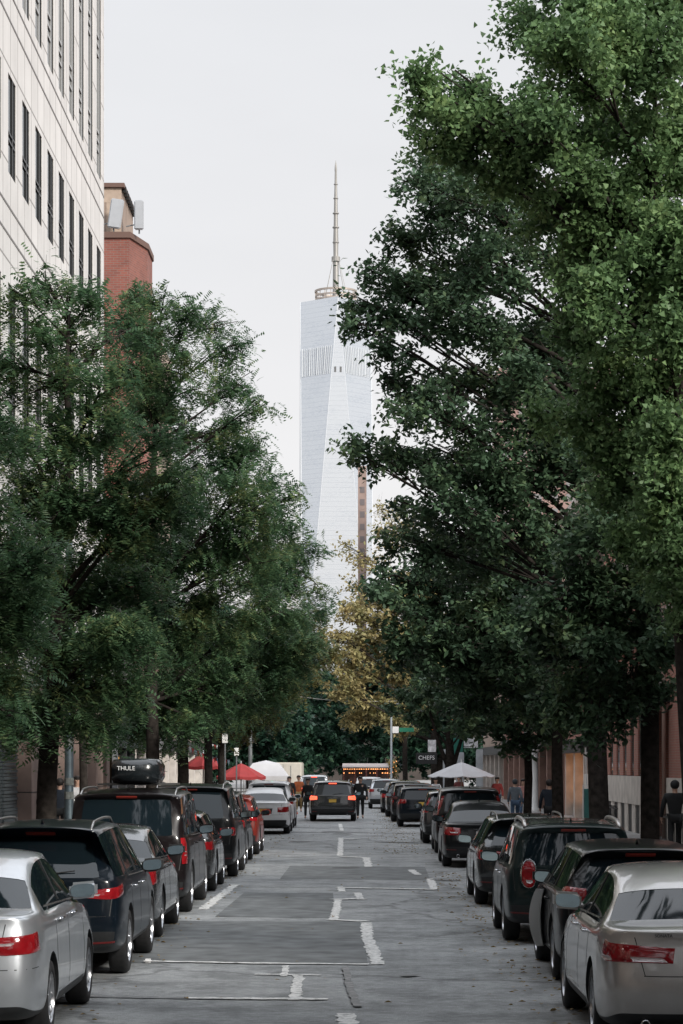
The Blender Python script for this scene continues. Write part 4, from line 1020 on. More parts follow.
# glass skyscraper: square base, eight long triangles up to a square roof turned 45 degrees
D = 2124.0; cxp = 335.8
root = empty('glass_skyscraper', ((cxp - VX) * D / F, D, 0), R(4.5)); tag(root, 'tall faceted glass skyscraper with a spire rising above the end of the street', 'skyscraper')
hb, ht, z0, z1 = 31.0, 31.4, 56.0, EYE + (764 - 303) * D / F
def towerglass():
    m = bpy.data.materials.new('tower_glass'); m.use_nodes = True; n = m.node_tree; b = n.nodes['Principled BSDF']
    c = n.nodes.new('ShaderNodeTexCoord'); s = n.nodes.new('ShaderNodeSeparateXYZ'); n.links.new(c.outputs['Object'], s.inputs[0])
    mo = n.nodes.new('ShaderNodeMath'); mo.operation = 'PINGPONG'; mo.inputs[1].default_value = 2.1; n.links.new(s.outputs['Z'], mo.inputs[0])
    t = n.nodes.new('ShaderNodeTexNoise'); t.inputs['Scale'].default_value = .03; t.inputs['Detail'].default_value = 4; mp = n.nodes.new('ShaderNodeMapping'); mp.inputs['Scale'].default_value = (1, 1, 3)
    n.links.new(c.outputs['Object'], mp.inputs[0]); n.links.new(mp.outputs[0], t.inputs['Vector'])
    k = n.nodes.new('ShaderNodeTexNoise'); k.inputs['Scale'].default_value = .35; k.inputs['Detail'].default_value = 2; n.links.new(mp.outputs[0], k.inputs['Vector'])
    a = n.nodes.new('ShaderNodeMath'); a.operation = 'ADD'; n.links.new(t.outputs['Fac'], a.inputs[0]); n.links.new(k.outputs['Fac'], a.inputs[1])
    r = n.nodes.new('ShaderNodeValToRGB'); q = r.color_ramp.elements; q[0].position = .7; q[0].color = (.63, .665, .71, 1); q[1].position = 1.3; q[1].color = (.70, .73, .765, 1)
    n.links.new(a.outputs[0], r.inputs[0])
    r2 = n.nodes.new('ShaderNodeValToRGB'); q = r2.color_ramp.elements; q[0].position = .15; q[0].color = (.90, .90, .905, 1); q[1].position = .25; q[1].color = (1, 1, 1, 1); n.links.new(mo.outputs[0], r2.inputs[0])
    mu = n.nodes.new('ShaderNodeMix'); mu.data_type = 'RGBA'; mu.blend_type = 'MULTIPLY'; mu.inputs[0].default_value = 1; n.links.new(r.outputs[0], mu.inputs[6]); n.links.new(r2.outputs[0], mu.inputs[7])
    n.links.new(mu.outputs[2], b.inputs['Base Color']); b.inputs['Metallic'].default_value = .85; b.inputs['Roughness'].default_value = .22
    return m
M_tg = towerglass()
B = [(-hb, -hb), (hb, -hb), (hb, hb), (-hb, hb)]; T = [(0, -ht), (ht, 0), (0, ht), (-ht, 0)]
mb = MB(); vs = [(x, y, z0) for x, y in B] + [(x, y, z1) for x, y in T]
fs = []
for i in range(4): fs += [(i, (i + 1) % 4, 4 + i), ((i + 1) % 4, 4 + (i + 1) % 4, 4 + i)]
fs.append((4, 5, 6, 7)); mb.add(vs, fs); mb.build('glass_facade', M_tg, root)
mb = MB(); mb.box(-hb, hb, -hb, hb, 0, z0 - .2); mb.build('base', mat('tower_base', (.5, .52, .54), .4, .3, noise=.1, nscale=.1), root)
for i in range(4):     # bright metal edges along the facets
    for a, b in ((i, 4 + i), ((i + 1) % 4, 4 + i)):
        mb = MB(); mb.tube([vs[a], vs[b]], .26, 4); mb.build('edge_trim', mat('tower_edge', (.72, .74, .76), .3, .6), root)
def on_facet(face, u, z):   # inverted triangle facet i: top edge T[i]..T[i+1], bottom point B[i+1]
    i = face; t = (z - z0) / (z1 - z0); bt = Vector((*B[(i + 1) % 4], z0)); a = bt.lerp(Vector((*T[i], z1)), t); c = bt.lerp(Vector((*T[(i + 1) % 4], z1)), t); return a.lerp(c, u)
Mlv = mat('mechanical_louvre', (.50, .52, .54), .4, .5)
for face in (3, 0):
    za, zb_ = EYE + (764 - 379) * D / F, EYE + (764 - 351) * D / F
    nn = (on_facet(face, 1, z1) - on_facet(face, 0, z1)).cross(Vector((0, 0, 1))).normalized()
    for k in range(16):
        u = .06 + .88 * k / 15; mb = MB(); a, b = on_facet(face, u, za) + nn * .25, on_facet(face, u, zb_) + nn * .25
        mb.tube([a, b], .38 if k % 4 else .6, 4); mb.build('louvre', Mlv, root)
for dx in (-2.6, 2.2):
    mb = MB(); zz = EYE + (764 - 375) * D / F; t = (zz - z0) / (z1 - z0); yy = -hb * (1 - t) - ht * t - .3; mb.box(dx - .8, dx + .8, yy - .3, yy + .5, zz - 2.3, zz + 2.3); mb.build('vent_opening', mat('vent_dark', (.10, .10, .10), .6), root)
# parapet, ring and spire
pz = z1
mb = MB(); mb.lathe([(22.5, pz), (22.5, pz + 1.2), (20, pz + 1.2), (20, pz)], n=4); o = mb.build('parapet', mat('tower_edge', (.72, .74, .76), .3, .6), root)
Mring = mat('ring_bronze', (.36, .31, .27), .5, .5)
for k, (rr_, zz, hh) in enumerate(((18.4, pz + 1.5, 1.3), (18.4, pz + 5.0, 1.2), (18.8, pz + 9.0, 1.6))):
    mb = MB(); mb.lathe([(rr_, zz), (rr_, zz + hh), (rr_ - 1.5, zz + hh), (rr_ - 1.5, zz), (rr_, zz)], n=40); mb.build('antenna_ring', Mring, root)
for k in range(20):
    a = 2 * math.pi * k / 20; mb = MB(); mb.tube([(18 * math.cos(a), 18 * math.sin(a), pz), (18 * math.cos(a), 18 * math.sin(a), pz + 10.6)], .45, 4); mb.build('ring_post', Mring, root)
sx, sy = .9, 0; zt = EYE + (764 - 160) * D / F
def zpx(py): return EYE + (764 - py) * D / F
Msp = mat('spire_steel', (.27, .26, .245), .5, .4)
mb = MB(); mb.lathe([(2.9, pz), (2.5, zpx(262)), (2.1, zpx(258)), (2.3, zpx(240)), (1.9, zpx(225)), (1.7, zpx(212)), (1.5, zpx(198)), (1.15, zpx(185)), (.9, zpx(172)), (1.1, zpx(170)), (.9, zpx(166)), (.05, zt)], n=10); mb.build('spire', Msp, root, smooth=True)
for py, rr_, hh in ((257, 3.8, 4.0), (242, 2.9, .9), (227, 3.0, .9), (213, 2.8, .8), (198, 2.2, .8), (184, 1.8, .7)):
    mb = MB(); mb.lathe([(0.1, zpx(py) - hh), (rr_, zpx(py) - hh), (rr_, zpx(py)), (.1, zpx(py))], n=14); mb.build('spire_collar', Msp, root)
for k in range(4):
    a = math.pi / 4 * (2 * k + 1) ; mb = MB(); mb.tube([(14.5 * math.cos(a), 14.5 * math.sin(a), pz), (3 * math.cos(a), 3 * math.sin(a), zpx(258))], .28, 4); mb.build('stay_cable', Msp, root)

# --- unseen fronts and back block added for reflections and light; far brick row
shop('long brick building front left of the viewpoint, outside the view', FL, 1, -70, 56.5, 17, M_tan, 0, M_pink, [(4.6, 6.6), (7.8, 9.8), (11, 13), (14.2, 16)], 26)
shop('long salmon brick front right of the viewpoint, outside the view', FR, -1, -70, 55.5, 8.4, M_salmon, 0, M_stone, [(4.6, 6.6)], 26)
root = empty('brick_row', (0, 330, 0)); tag(root, 'brown brick row far behind the park trees', 'building')
mb = MB(); mb.box(-60, 60, 0, 20, 0, 13); mb.build('wall', mat('dim_brick', (.05, .04, .035), .9, noise=.3, nscale=.3), root)
for k in range(30):
    for z0 in (2, 5.2, 8.4):
        f = MB(); f.box(-56 + k * 3.8, -54.4 + k * 3.8, -.06, -.003, z0, z0 + 1.8); f.build('window', M_wglass, root)

root = empty('closing_block', (0, -125, 0)); tag(root, 'dark brick block closing the street behind the viewpoint, outside the view', 'building')  # added to keep bright sky out of the car reflections
mb = MB(); mb.box(-60, 60, -20, 0, 0, 34); mb.build('wall', mat('dim_brick', (.05, .04, .035), .9, noise=.3, nscale=.3), root)
for k in range(24):
    for z0 in range(2, 32, 4):
        f = MB(); f.box(-56 + k * 4.8, -54 + k * 4.8, .003, .06, z0, z0 + 2.0); f.build('window', M_wglass, root)
# ------------------------------------------------------------ trees
M_bark = mat('bark', (0.028, 0.024, 0.021), .95, noise=.45, nscale=9, bump=.8, bscale=18, spec=.08)
L_ginkgo = leafmat('ginkgo_leaf', (0.065, 0.120, 0.055), (0.135, 0.225, 0.092), (0.25, 0.35, 0.145), .35)
L_oak = leafmat('oak_leaf', (0.030, 0.058, 0.034), (0.064, 0.112, 0.060), (0.15, 0.205, 0.092), .28)
L_locust = leafmat('locust_leaf', (0.036, 0.082, 0.046), (0.092, 0.165, 0.076), (0.27, 0.30, 0.12), .45)
L_yellow = leafmat('autumn_leaf', (0.17, 0.18, 0.08), (0.33, 0.28, 0.13), (0.46, 0.37, 0.19), .35)
L_mixed = leafmat('turning_leaf', (0.05, 0.075, 0.030), (0.13, 0.13, 0.045), (0.28, 0.20, 0.07), .35)
L_dark = leafmat('deep_green_leaf', (0.012, 0.034, 0.022), (0.022, 0.056, 0.034), (0.045, 0.095, 0.046), .25)

def curve_pts(a, b, sag, n, rr):
    a, b = Vector(a), Vector(b); L_ = (b - a).length; m = a.lerp(b, .5) + Vector((rr.uniform(-.08, .08) * L_, rr.uniform(-.08, .08) * L_, sag * L_))
    return [a * (1 - t) ** 2 + m * 2 * t * (1 - t) + b * t * t for t in [i / n for i in range(n + 1)]]

def leaves(P0, P1, per, style, size, rng, spread=.10, droop=.3):
    """leaf faces along twig segments; returns verts (N*4,3)"""
    n = len(P0); idx = np.repeat(np.arange(n), per); t = rng.uniform(0, 1, len(idx))[:, None]
    pos = P0[idx] * (1 - t) + P1[idx] * t + rng.normal(0, spread, (len(idx), 3))
    pos[:, 2] -= rng.uniform(0, droop * .3, len(idx))
    N = len(pos)
    if style == 'frond':
        ax = rng.normal(0, 1, (N, 3)); ax[:, 2] = ax[:, 2] * .35 - .25; ax /= np.linalg.norm(ax, axis=1)[:, None]
        sd_ = np.cross(ax, np.array([0, 0, 1.0]) + rng.normal(0, .35, (N, 3))); sd_ /= np.linalg.norm(sd_, axis=1)[:, None] + 1e-9
        k = 6; out_ = []
        fl = size * rng.uniform(.8, 1.3, N)[:, None]
        for i in range(k):
            u = (i + .5) / k; c = pos + ax * fl * (u - .3) * 1.0; c[:, 2] -= (fl[:, 0] * (u ** 2) * .35)
            hw = fl * .22 * (1 - .5 * abs(u - .45)); th = fl * .075
            nrm_j = rng.normal(0, .12, (N, 3)) * fl * .3
            out_.append(np.stack([c - sd_ * hw + nrm_j, c - ax * th, c + sd_ * hw - nrm_j * .5, c + ax * th], 1))
        return np.concatenate(out_, 0).reshape(-1, 3)
    nrm = rng.normal(0, 1, (N, 3)); nrm[:, 2] = abs(nrm[:, 2]) + (.5 if style != 'fan' else .2); nrm /= np.linalg.norm(nrm, axis=1)[:, None]
    a = np.cross(nrm, rng.normal(0, 1, (N, 3))); a /= np.linalg.norm(a, axis=1)[:, None] + 1e-9
    a[:, 2] -= droop * .5; b = np.cross(nrm, a); b /= np.linalg.norm(b, axis=1)[:, None] + 1e-9
    s = size * rng.uniform(.7, 1.25, N)[:, None]
    if style == 'fan':
        q = np.stack([pos, pos + a * s * .85 + b * s * .62, pos + a * s * 1.0 + nrm * s * .12, pos + a * s * .85 - b * s * .62], 1)
    else:
        q = np.stack([pos - a * s * .2, pos + a * s * .45 + b * s * .38 + nrm * s * .08, pos + a * s * 1.1, pos + a * s * .40 - b * s * .34], 1)
    return q.reshape(-1, 3)

def tree(label, base, lobes, leafm, style='oval', size=.12, seed=1, trunk_r=.2, lean=(0, 0), fork=3.5, dens=1.0, per=14, name='street_tree', group=None, leaf_fill=1.0, top=None, twig_l=.6, extra_limbs=(), nsub=1.0, thin=None):
    rr = random.Random(seed); rng = np.random.default_rng(seed); base = Vector(base)
    root = empty(name, base); tag(root, label, 'tree', group)
    lob = [(Vector(c) - base, r_) for c, r_ in lobes]
    zmax = top or max(c.z for c, r_ in lob)
    forkp = Vector((lean[0] * fork, lean[1] * fork, fork))
    tp = Vector((lean[0] * zmax * 1.0, lean[1] * zmax, zmax * .93))
    trunk = [Vector((0, 0, 0)), Vector((0, 0, .25)), forkp * .5 + Vector((rr.uniform(-.06, .06), rr.uniform(-.06, .06), 0)), forkp]
    nseg = 5
    for i in range(1, nseg + 1):
        p = forkp.lerp(tp, i / nseg)
        if i < nseg: p += Vector((rr.uniform(-.25, .25), rr.uniform(-.25, .25), 0))
        trunk.append(p)
    tr = [trunk_r * 1.35, trunk_r * 1.05, trunk_r * .95, trunk_r * .88] + [trunk_r * (.8 - .68 * i / nseg) for i in range(1, nseg + 1)]
    wood = MB(); wood.tube(trunk, tr, 10)
    A, Bq = [], []
    def trunk_at(z):
        for p, q, r0, r1 in zip(trunk[:-1], trunk[1:], tr[:-1], tr[1:]):
            if p.z <= z <= q.z: t = (z - p.z) / (q.z - p.z + 1e-9); return p.lerp(q, t), r0 * (1 - t) + r1 * t
        return trunk[-1], tr[-1]
    for c, r_ in lob:
        hd = math.hypot(c.x, c.y); zs = max(fork * .9, min(zmax * .9, c.z - hd * rr.uniform(.45, .8)))
        s, sr = trunk_at(zs); pts = curve_pts(s, c, .06, 7, rr); rl = min(sr * .62, .035 + r_ * .045)
        wood.tube(pts, [rl * (1 - .75 * i / 7) for i in range(8)], 6)
        ns = max(5, int(nsub * 11 * r_ ** 1.3 + 4)); tf = thin[1] if thin and c.z > thin[0] * zmax else 1
        for k in range(ns):
            d_ = Vector((rr.gauss(0, 1), rr.gauss(0, 1), rr.gauss(0, .85) + .15)); d_.normalize()
            e_ = c + Vector((d_.x, d_.y, d_.z * .8)) * r_ * rr.uniform(.62, 1.02)
            s2 = pts[rr.choice((3, 4, 5, 6, 7))]
            q = curve_pts(s2, e_, .05, 4, rr); wood.tube(q, [.022 * (1 - .7 * i / 4) + .003 for i in range(5)], 4, caps=False)
            nt_ = max(2, int(dens * tf * 7 * (r_ ** .5) + rr.random()))
            for m in range(nt_):
                t = rr.uniform(.35, 1.0); i = min(3, int(t * 4)); p = q[i].lerp(q[i + 1], t * 4 - i)
                dd = (d_ * .7 + Vector((rr.gauss(0, .8), rr.gauss(0, .8), rr.gauss(0, .5) - (.25 if style == 'frond' else 0)))).normalized()
                l = twig_l * rr.uniform(.5, 1.15); e2 = p + dd * l + Vector((0, 0, -.10 * l))
                A.append(p); Bq.append(e2)
                if rr.random() < .35: wood.tube([p, e2], [.007, .003], 3, caps=False)
    for (x0_, y0_, z0_, x1_, y1_, z1_, r_) in extra_limbs:
        pts = curve_pts((x0_, y0_, z0_), (x1_, y1_, z1_), -.05, 7, rr); wood.tube(pts, [r_ * (1 - .6 * i / 7) for i in range(8)], 7)
    wood.build('trunk', M_bark, root, smooth=True)
    if A and leaf_fill > 0:
        V = leaves(np.array(A), np.array(Bq), max(1, int(per * leaf_fill)), style, size, rng, spread=.09 if style != 'frond' else .12, droop=.3)
        me = bpy.data.meshes.new('crown'); nv = len(V); nf = nv // 4
        me.vertices.add(nv); me.vertices.foreach_set('co', V.astype(np.float32).ravel())
        me.loops.add(nv); me.loops.foreach_set('vertex_index', np.arange(nv, dtype=np.int32))
        me.polygons.add(nf); me.polygons.foreach_set('loop_start', np.arange(0, nv, 4, dtype=np.int32)); me.polygons.foreach_set('loop_total', np.full(nf, 4, dtype=np.int32))
        me.materials.append(leafm); me.update(calc_edges=True); link('crown', me, root)
        tree.total += nf
    return root
tree.total = 0
def plobes(L_, y, dzr=1.4, seed=0, k=1.0):
    rr = random.Random(seed); o = []
    for it in L_:
        px, py, r_ = it[:3]; yy = y + (it[3] if len(it) > 3 else rr.uniform(-dzr, dzr)); o.append((at(px, py, yy), r_ * k * yy / F))
    return o
GL, GR = 'honey locusts along the left kerb', 'trees along the right kerb'
TX, TXR = -5.85, 4.95
# right ginkgo, nearest
tree('bright green fan-leaved tree overhanging the top right corner', (5.12, 36.5, .1), plobes([
    (418, 88, 20), (406, 132, 15), (455, 70, 24), (447, 118, 26), (490, 112, 36), (535, 128, 42), (560, 55, 42), (530, 18, 26), (600, 18, 48), (650, 50, 50), (600, 120, 48), (660, 150, 50),
    (560, 190, 46), (500, 165, 26), (620, 220, 52), (675, 250, 48), (575, 262, 40), (640, 310, 46), (610, 380, 38), (665, 400, 44), (640, 450, 34), (672, 500, 40), (560, 330, 26), (655, 565, 30), (690, 600, 26), (600, 300, 34), (545, 410, 14), (588, 190, 40), (665, 335, 30, -1.6), (678, 415, 32, -1.6), (660, 480, 28, -1.5), (672, 560, 24, -1.3), (605, 425, 30), (618, 500, 28), (630, 555, 20), (700, 80, 50), (700, 330, 50), (640, 2, 40), (585, -14, 38), (690, 8, 42), (700, 165, 40), (690, 215, 34), (725, 260, 40)], 36.5, 1.3, 3),
    L_ginkgo, 'fan', .074, 11, .19, (-.055, 0), 6.5, per=56, dens=1.15, group=GR, twig_l=.5)
tree('dark leaved tree with a straight trunk right behind the salmon brick pilasters', (TXR, 41.5, .1), plobes([
    (620, 590, 40), (590, 640, 38), (640, 640, 26), (560, 600, 40), (600, 540, 46), (650, 520, 40), (545, 660, 32), (575, 690, 28), (530, 620, 30), (600, 470, 40), (620, 695, 22), (648, 700, 20), (585, 722, 18), (625, 725, 12), (555, 722, 16), (665, 650, 16, -2)], 41.5, 1.3, 4),
    L_oak, 'oval', .105, 12, .17, (0, 0), 6.2, per=36, dens=1.0, group=GR, twig_l=.5, extra_limbs=((0.0, 0, 5.9, 1.5, -1, 4.8, .07), (0.1, 0, 5.4, .75, 0, 7.2, .07)))
tree('dark oak with the thickest trunk, its crown reaching left over the glass skyscraper', (TXR - .02, 50, .1), plobes([
    (350, 317, 15), (362, 300, 20), (385, 278, 28), (400, 240, 26), (425, 205, 30), (440, 170, 30), (470, 195, 40), (412, 180, 18), (410, 300, 34), (382, 318, 15), (440, 270, 42), (490, 260, 50), (520, 210, 44), (555, 260, 44),
    (395, 362, 26), (388, 388, 17), (410, 400, 38), (357, 452, 19), (385, 440, 26), (430, 445, 40), (470, 380, 46), (470, 320, 44), (520, 340, 48), (520, 420, 50), (575, 400, 44), (480, 470, 44), (440, 500, 34), (400, 500, 24),
    (560, 470, 44), (510, 530, 44), (455, 550, 40), (570, 540, 40), (405, 545, 24), (540, 350, 34), (525, 395, 32), (560, 450, 34), (500, 490, 30), (515, 375, 26, -2)], 50, 1.8, 5),
    L_oak, 'oval', .105, 13, .215, (-.02, 0), 6.0, per=36, thin=(.55, .8), dens=.86, group=GR, twig_l=.55)
tree('slim dark tree between the thick oak and the hanging low boughs', (TXR, 61, .1), plobes([
    (430, 600, 40), (395, 575, 26), (378, 600, 18), (470, 620, 46), (510, 640, 44), (400, 640, 26), (440, 660, 36), (485, 690, 34), (530, 700, 30), (560, 640, 40), (500, 580, 50), (540, 560, 44), (470, 560, 40)], 61, 1.8, 6),
    L_oak, 'oval', .135, 14, .15, (0, 0), 4.6, per=26, dens=.9, group=GR, twig_l=.6)
tree('thin trunked green tree past the slim dark tree', (TXR, 73, .1), plobes([
    (500, 720, 24), (520, 690, 30), (480, 660, 36), (550, 700, 26), (450, 690, 26), (520, 740, 14), (465, 715, 20), (560, 730, 14), (500, 640, 40)], 73, 1.8, 7), L_oak, 'oval', .17, 15, .13, (0, 0), 3.6, per=16, dens=.9, group=GR)
tree('forked dark tree above the white parasol', (4.2, 118, .1), plobes([
    (430, 690, 26), (455, 680, 28), (480, 700, 22), (410, 660, 26), (440, 640, 34), (480, 640, 34), (400, 700, 14), (470, 725, 12), (425, 722, 10)], 118, 2, 8), L_oak, 'oval', .22, 16, .26, (.01, 0), 2.6, per=16, dens=.8, group=GR, extra_limbs=((-.1, 0, 2.2, -1.1, 0, 5.5, .12), (0.1, 0, 1.8, 1.2, .3, 5.2, .13)))
tree('autumn tree turning yellow above the far end of the right row', (4.5, 153, .1), plobes([(430, 590, 22), (445, 625, 22), (330, 632, 14), (355, 608, 18), (340, 657, 16), (365, 640, 16), 
    (388, 600, 18), (372, 622, 20), (402, 580, 16), (350, 645, 22), (345, 690, 20), (385, 665, 26), (408, 700, 22), (372, 705, 18), (410, 632, 26), (345, 612, 14), (430, 660, 24), (395, 725, 14), (350, 720, 12), (325, 660, 14), (400, 600, 24), (425, 600, 20)], 153, 2.5, 9),
    L_yellow, 'oval', .22, 17, .22, (-.02, 0), 4, per=10, dens=.75, group=None)
tree('thin bare-topped autumn tree below the skyscraper', (2.9, 168, .1), plobes([
    (365, 560, 16), (385, 540, 18), (352, 585, 12), (400, 530, 18), (345, 545, 10), (378, 510, 10)], 168, 2, 10), L_yellow, 'oval', .22, 18, .18, (0, 0), 6, per=3, dens=.8, twig_l=1.1)
# left honey locusts
tree('feathery tree with a leaning trunk at the left, in front of the brown stone piers', (TX, 44, .1), plobes([
    (18, 292, 13), (40, 276, 11), (66, 292, 16), (95, 300, 15), (30, 325, 22), (120, 330, 20), (75, 340, 22), (10, 365, 26), (50, 385, 34), (100, 390, 34), (15, 430, 40), (65, 440, 44), (120, 430, 38), (160, 440, 28),
    (30, 500, 46), (90, 500, 48), (145, 510, 44), (20, 570, 46), (75, 575, 46), (130, 580, 42), (30, 640, 38), (80, 640, 34), (115, 630, 30), (20, 700, 24), (100, 690, 22), (180, 480, 24), (60, 700, 20), (140, 640, 30), (130, 690, 20), (35, 722, 14), (75, 722, 14), (105, 722, 14), (10, 728, 14)], 44, 2.0, 21),
    L_locust, 'frond', .27, 21, .19, (.04, 0), 3.9, per=16, thin=(.70, .55), dens=.95, group=GL, twig_l=.65)
tree('feathery tree beside the roof-boxed car, second of the left row, with the highest crown', (TX, 66, .1), plobes([
    (130, 290, 18), (125, 320, 24), (132, 360, 28), (122, 405, 30), (160, 300, 22), (190, 312, 20), (222, 320, 17), (235, 345, 18), (150, 345, 28), (190, 370, 34), (240, 385, 24), (262, 400, 12), (150, 410, 40), (210, 430, 42), (255, 450, 28), (275, 488, 16), (170, 480, 46), (235, 500, 42),
    (285, 520, 22), (190, 550, 46), (250, 560, 40), (300, 495, 9), (160, 620, 44), (215, 620, 42), (270, 610, 34), (180, 690, 34), (150, 560, 40), (225, 685, 28), (140, 700, 28), (115, 695, 24), (110, 640, 30), (165, 732, 13), (205, 728, 13), (135, 730, 14)], 66, 2.4, 22),
    L_locust, 'frond', .30, 22, .19, (0, 0), 4.4, per=14, thin=(.70, .6), dens=.95, group=GL, twig_l=.8)
tree('dark feathery tree third of the left row, hanging over the road', (TX, 77, .1), plobes([
    (300, 545, 20), (312, 580, 18), (275, 570, 34), (305, 615, 24), (265, 630, 38), (300, 655, 22), (240, 680, 34), (275, 690, 24), (205, 700, 28), (320, 635, 10), (225, 640, 36), (190, 650, 40), (150, 700, 22)], 77, 2.4, 23),
    L_locust, 'frond', .32, 23, .19, (0, 0), 3.8, per=13, dens=1.0, group=GL, twig_l=.8)
tree('olive feathery tree fourth of the left row, above the red parasols', (TX - .1, 100, .1), plobes([
    (260, 660, 24), (285, 685, 20), (245, 700, 22), (225, 690, 24), (300, 670, 16), (265, 715, 14), (210, 715, 16), (240, 730, 10), (310, 640, 16), (330, 655, 12), (300, 620, 24)], 100, 2.4, 24),
    L_mixed, 'frond', .38, 24, .17, (0, 0), 3.4, per=12, dens=.9, group=GL, twig_l=.8)
tree('near feathery tree whose boughs hang into the left edge of the view', (TX - .2, 33, .1), plobes([
    (-30, 470, 50), (-10, 540, 44), (5, 600, 34), (-30, 640, 44), (0, 670, 28), (-60, 560, 60), (12, 715, 12), (-20, 400, 40), (30, 560, 26), (25, 610, 22)], 33, 1.4, 25), L_locust, 'frond', .24, 25, .18, (0, 0), 3.6, per=15, dens=1.0, group=GL, twig_l=.55)
tree('dark feathery tree with low boughs just before the red parasols', (TX, 90, .1), plobes([
    (215, 700, 24), (190, 715, 20), (230, 715, 18), (170, 700, 26), (245, 690, 22), (205, 670, 30), (150, 690, 24), (135, 715, 16), (255, 655, 24)], 90, 2.4, 27),
    L_locust, 'frond', .32, 27, .17, (0, 0), 3.2, per=12, dens=1.0, group=GL, twig_l=.8)
# small slim street tree between
tree('slender young tree between the leaning tree and the second feathery tree', (TX - .6, 55, .1), plobes([(85, 690, 14), (100, 660, 18), (70, 668, 14)], 55, 1, 26), L_locust, 'frond', .26, 26, .10, (0, 0), 3.6, per=12, group=GL)
# park trees closing the street beyond the crossing
for k, (px, yy, top_py, hw, s_) in enumerate(((250, 215, 640, 60, 31), (300, 232, 625, 44, 32), (345, 250, 655, 40, 33), (388, 238, 640, 44, 34), (440, 222, 620, 52, 35), (500, 215, 600, 60, 36), (205, 218, 600, 60, 37))):
    rr = random.Random(s_); L_ = []
    for i in range(20):
        py = rr.uniform(top_py + 14, 768); L_.append((px + rr.uniform(-hw, hw) * .8, py, rr.uniform(14, 24)))
    b_ = at(px, 764, yy)
    tree(['deep green park tree closing the far end of the street, left of the glass skyscraper', 'deep green park tree far behind the white tent', 'deep green park tree straight ahead behind the driving car', 'deep green park tree far behind the lit red stall', 'deep green park tree far behind the white parasol', 'deep green park tree far right behind the brick piers', 'deep green park tree far left behind the red parasols'][k],
         (b_.x, yy, .05), plobes(L_, yy, 4, s_), L_dark, 'oval', .42, s_, .3, (0, 0), 2.2, per=12, dens=.75, name='park_tree', group='park trees beyond the crossing', twig_l=1.4, nsub=.28)
print('LEAF FACES', tree.total)
# plants in the window box
bx = [o for o in bpy.data.objects if o.get('_leaf')][0]; del bx['_leaf']
rng = np.random.default_rng(5); A = np.stack([rng.uniform(-.1, .1, 30), rng.uniform(-.55, .55, 30), np.full(30, .25)], 1); Bz = A + rng.normal(0, .08, (30, 3)) + np.array([0, 0, .4])
V = leaves(A, Bz, 14, 'oval', .09, rng); mb = MB(); mb.v = [tuple(v) for v in V]; mb.f = [(4 * i, 4 * i + 1, 4 * i + 2, 4 * i + 3) for i in range(len(V) // 4)]; mb.m = [0] * len(mb.f)
mb.build('plant', L_oak, bx)

# unseen trees added around the viewpoint to shade near cars and pattern their windows
for k, (x_, y_, s_) in enumerate(((-6.0, -3, 41), (5.0, -6, 42), (-6.0, -15, 43), (5.0, -18, 44), (0.5, -42, 45), (-6, 8, 46), (5.2, 7, 47))):
    rr = random.Random(s_); L_ = []
    for i in range(26):
        a = rr.uniform(0, 6.28); q = rr.uniform(.5, 3.4) if k != 4 else rr.uniform(.5, 8)
        zc = rr.uniform(5.5, 13) if k != 4 else rr.uniform(2, 13)
        cx_ = x_ + q * math.cos(a)
        if y_ > 0: cx_ = x_ - math.copysign(rr.uniform(-1, 6.5), x_); zc = rr.uniform(8.2, 12)
        elif k < 4: cx_ = x_ - math.copysign(rr.uniform(-2, 5.5), x_)
        L_.append((Vector((cx_, y_ + q * math.sin(a), zc)), rr.uniform(.8, 1.3) * (1.5 if k == 4 else 1)))
    tree(['green tree left of the viewpoint', 'green tree right behind the viewpoint', 'second green tree behind the viewpoint on the left', 'second green tree behind the viewpoint on the right', 'large green tree standing far behind the viewpoint', 'high-crowned green tree left beside the viewpoint', 'high-crowned green tree right beside the viewpoint'][k] + ', outside the view',
         (x_, y_, .1), L_, L_dark, 'oval', .20, s_, .2, (0, 0), 4.5, per=13, dens=.8, nsub=.5, group='trees behind the viewpoint')

def in_view(p, r_):
    if p.y < 1: return False
    px, py, q = VX + F * p.x / p.y, HY - F * (p.z - EYE) / p.y, F * (r_ + .9) / p.y
    return -q < px < 683 + q and -q < py
for k, (x_, y_, s_) in enumerate(((-6.4, 15, 51), (-6.4, 24, 52), (5.6, 15, 53), (5.6, 25, 54))):  # added trees, crowns kept out of frame, to darken glass and paint reflections
    rr = random.Random(s_); L_ = []
    while len(L_) < 26:
        p = Vector((x_ - math.copysign(rr.uniform(-3, 6.5), x_), y_ + rr.uniform(-4.5, 4.5), rr.uniform(4.5, 15.5))); r_ = rr.uniform(.8, 1.3)
        if not in_view(p, r_): L_.append((p, r_))
    tree(['green tree just outside the left edge beside the near silver saloon', 'green tree just outside the left edge beside the dark blue crossover', 'green tree just outside the right edge beside the near warm silver saloon', 'green tree just outside the right edge beside the black hatchback'][k],
         (x_, y_, .1), L_, L_dark, 'oval', .20, s_, .2, (0, 0), 4.5, per=12, dens=.8, nsub=.5, group='trees behind the viewpoint')
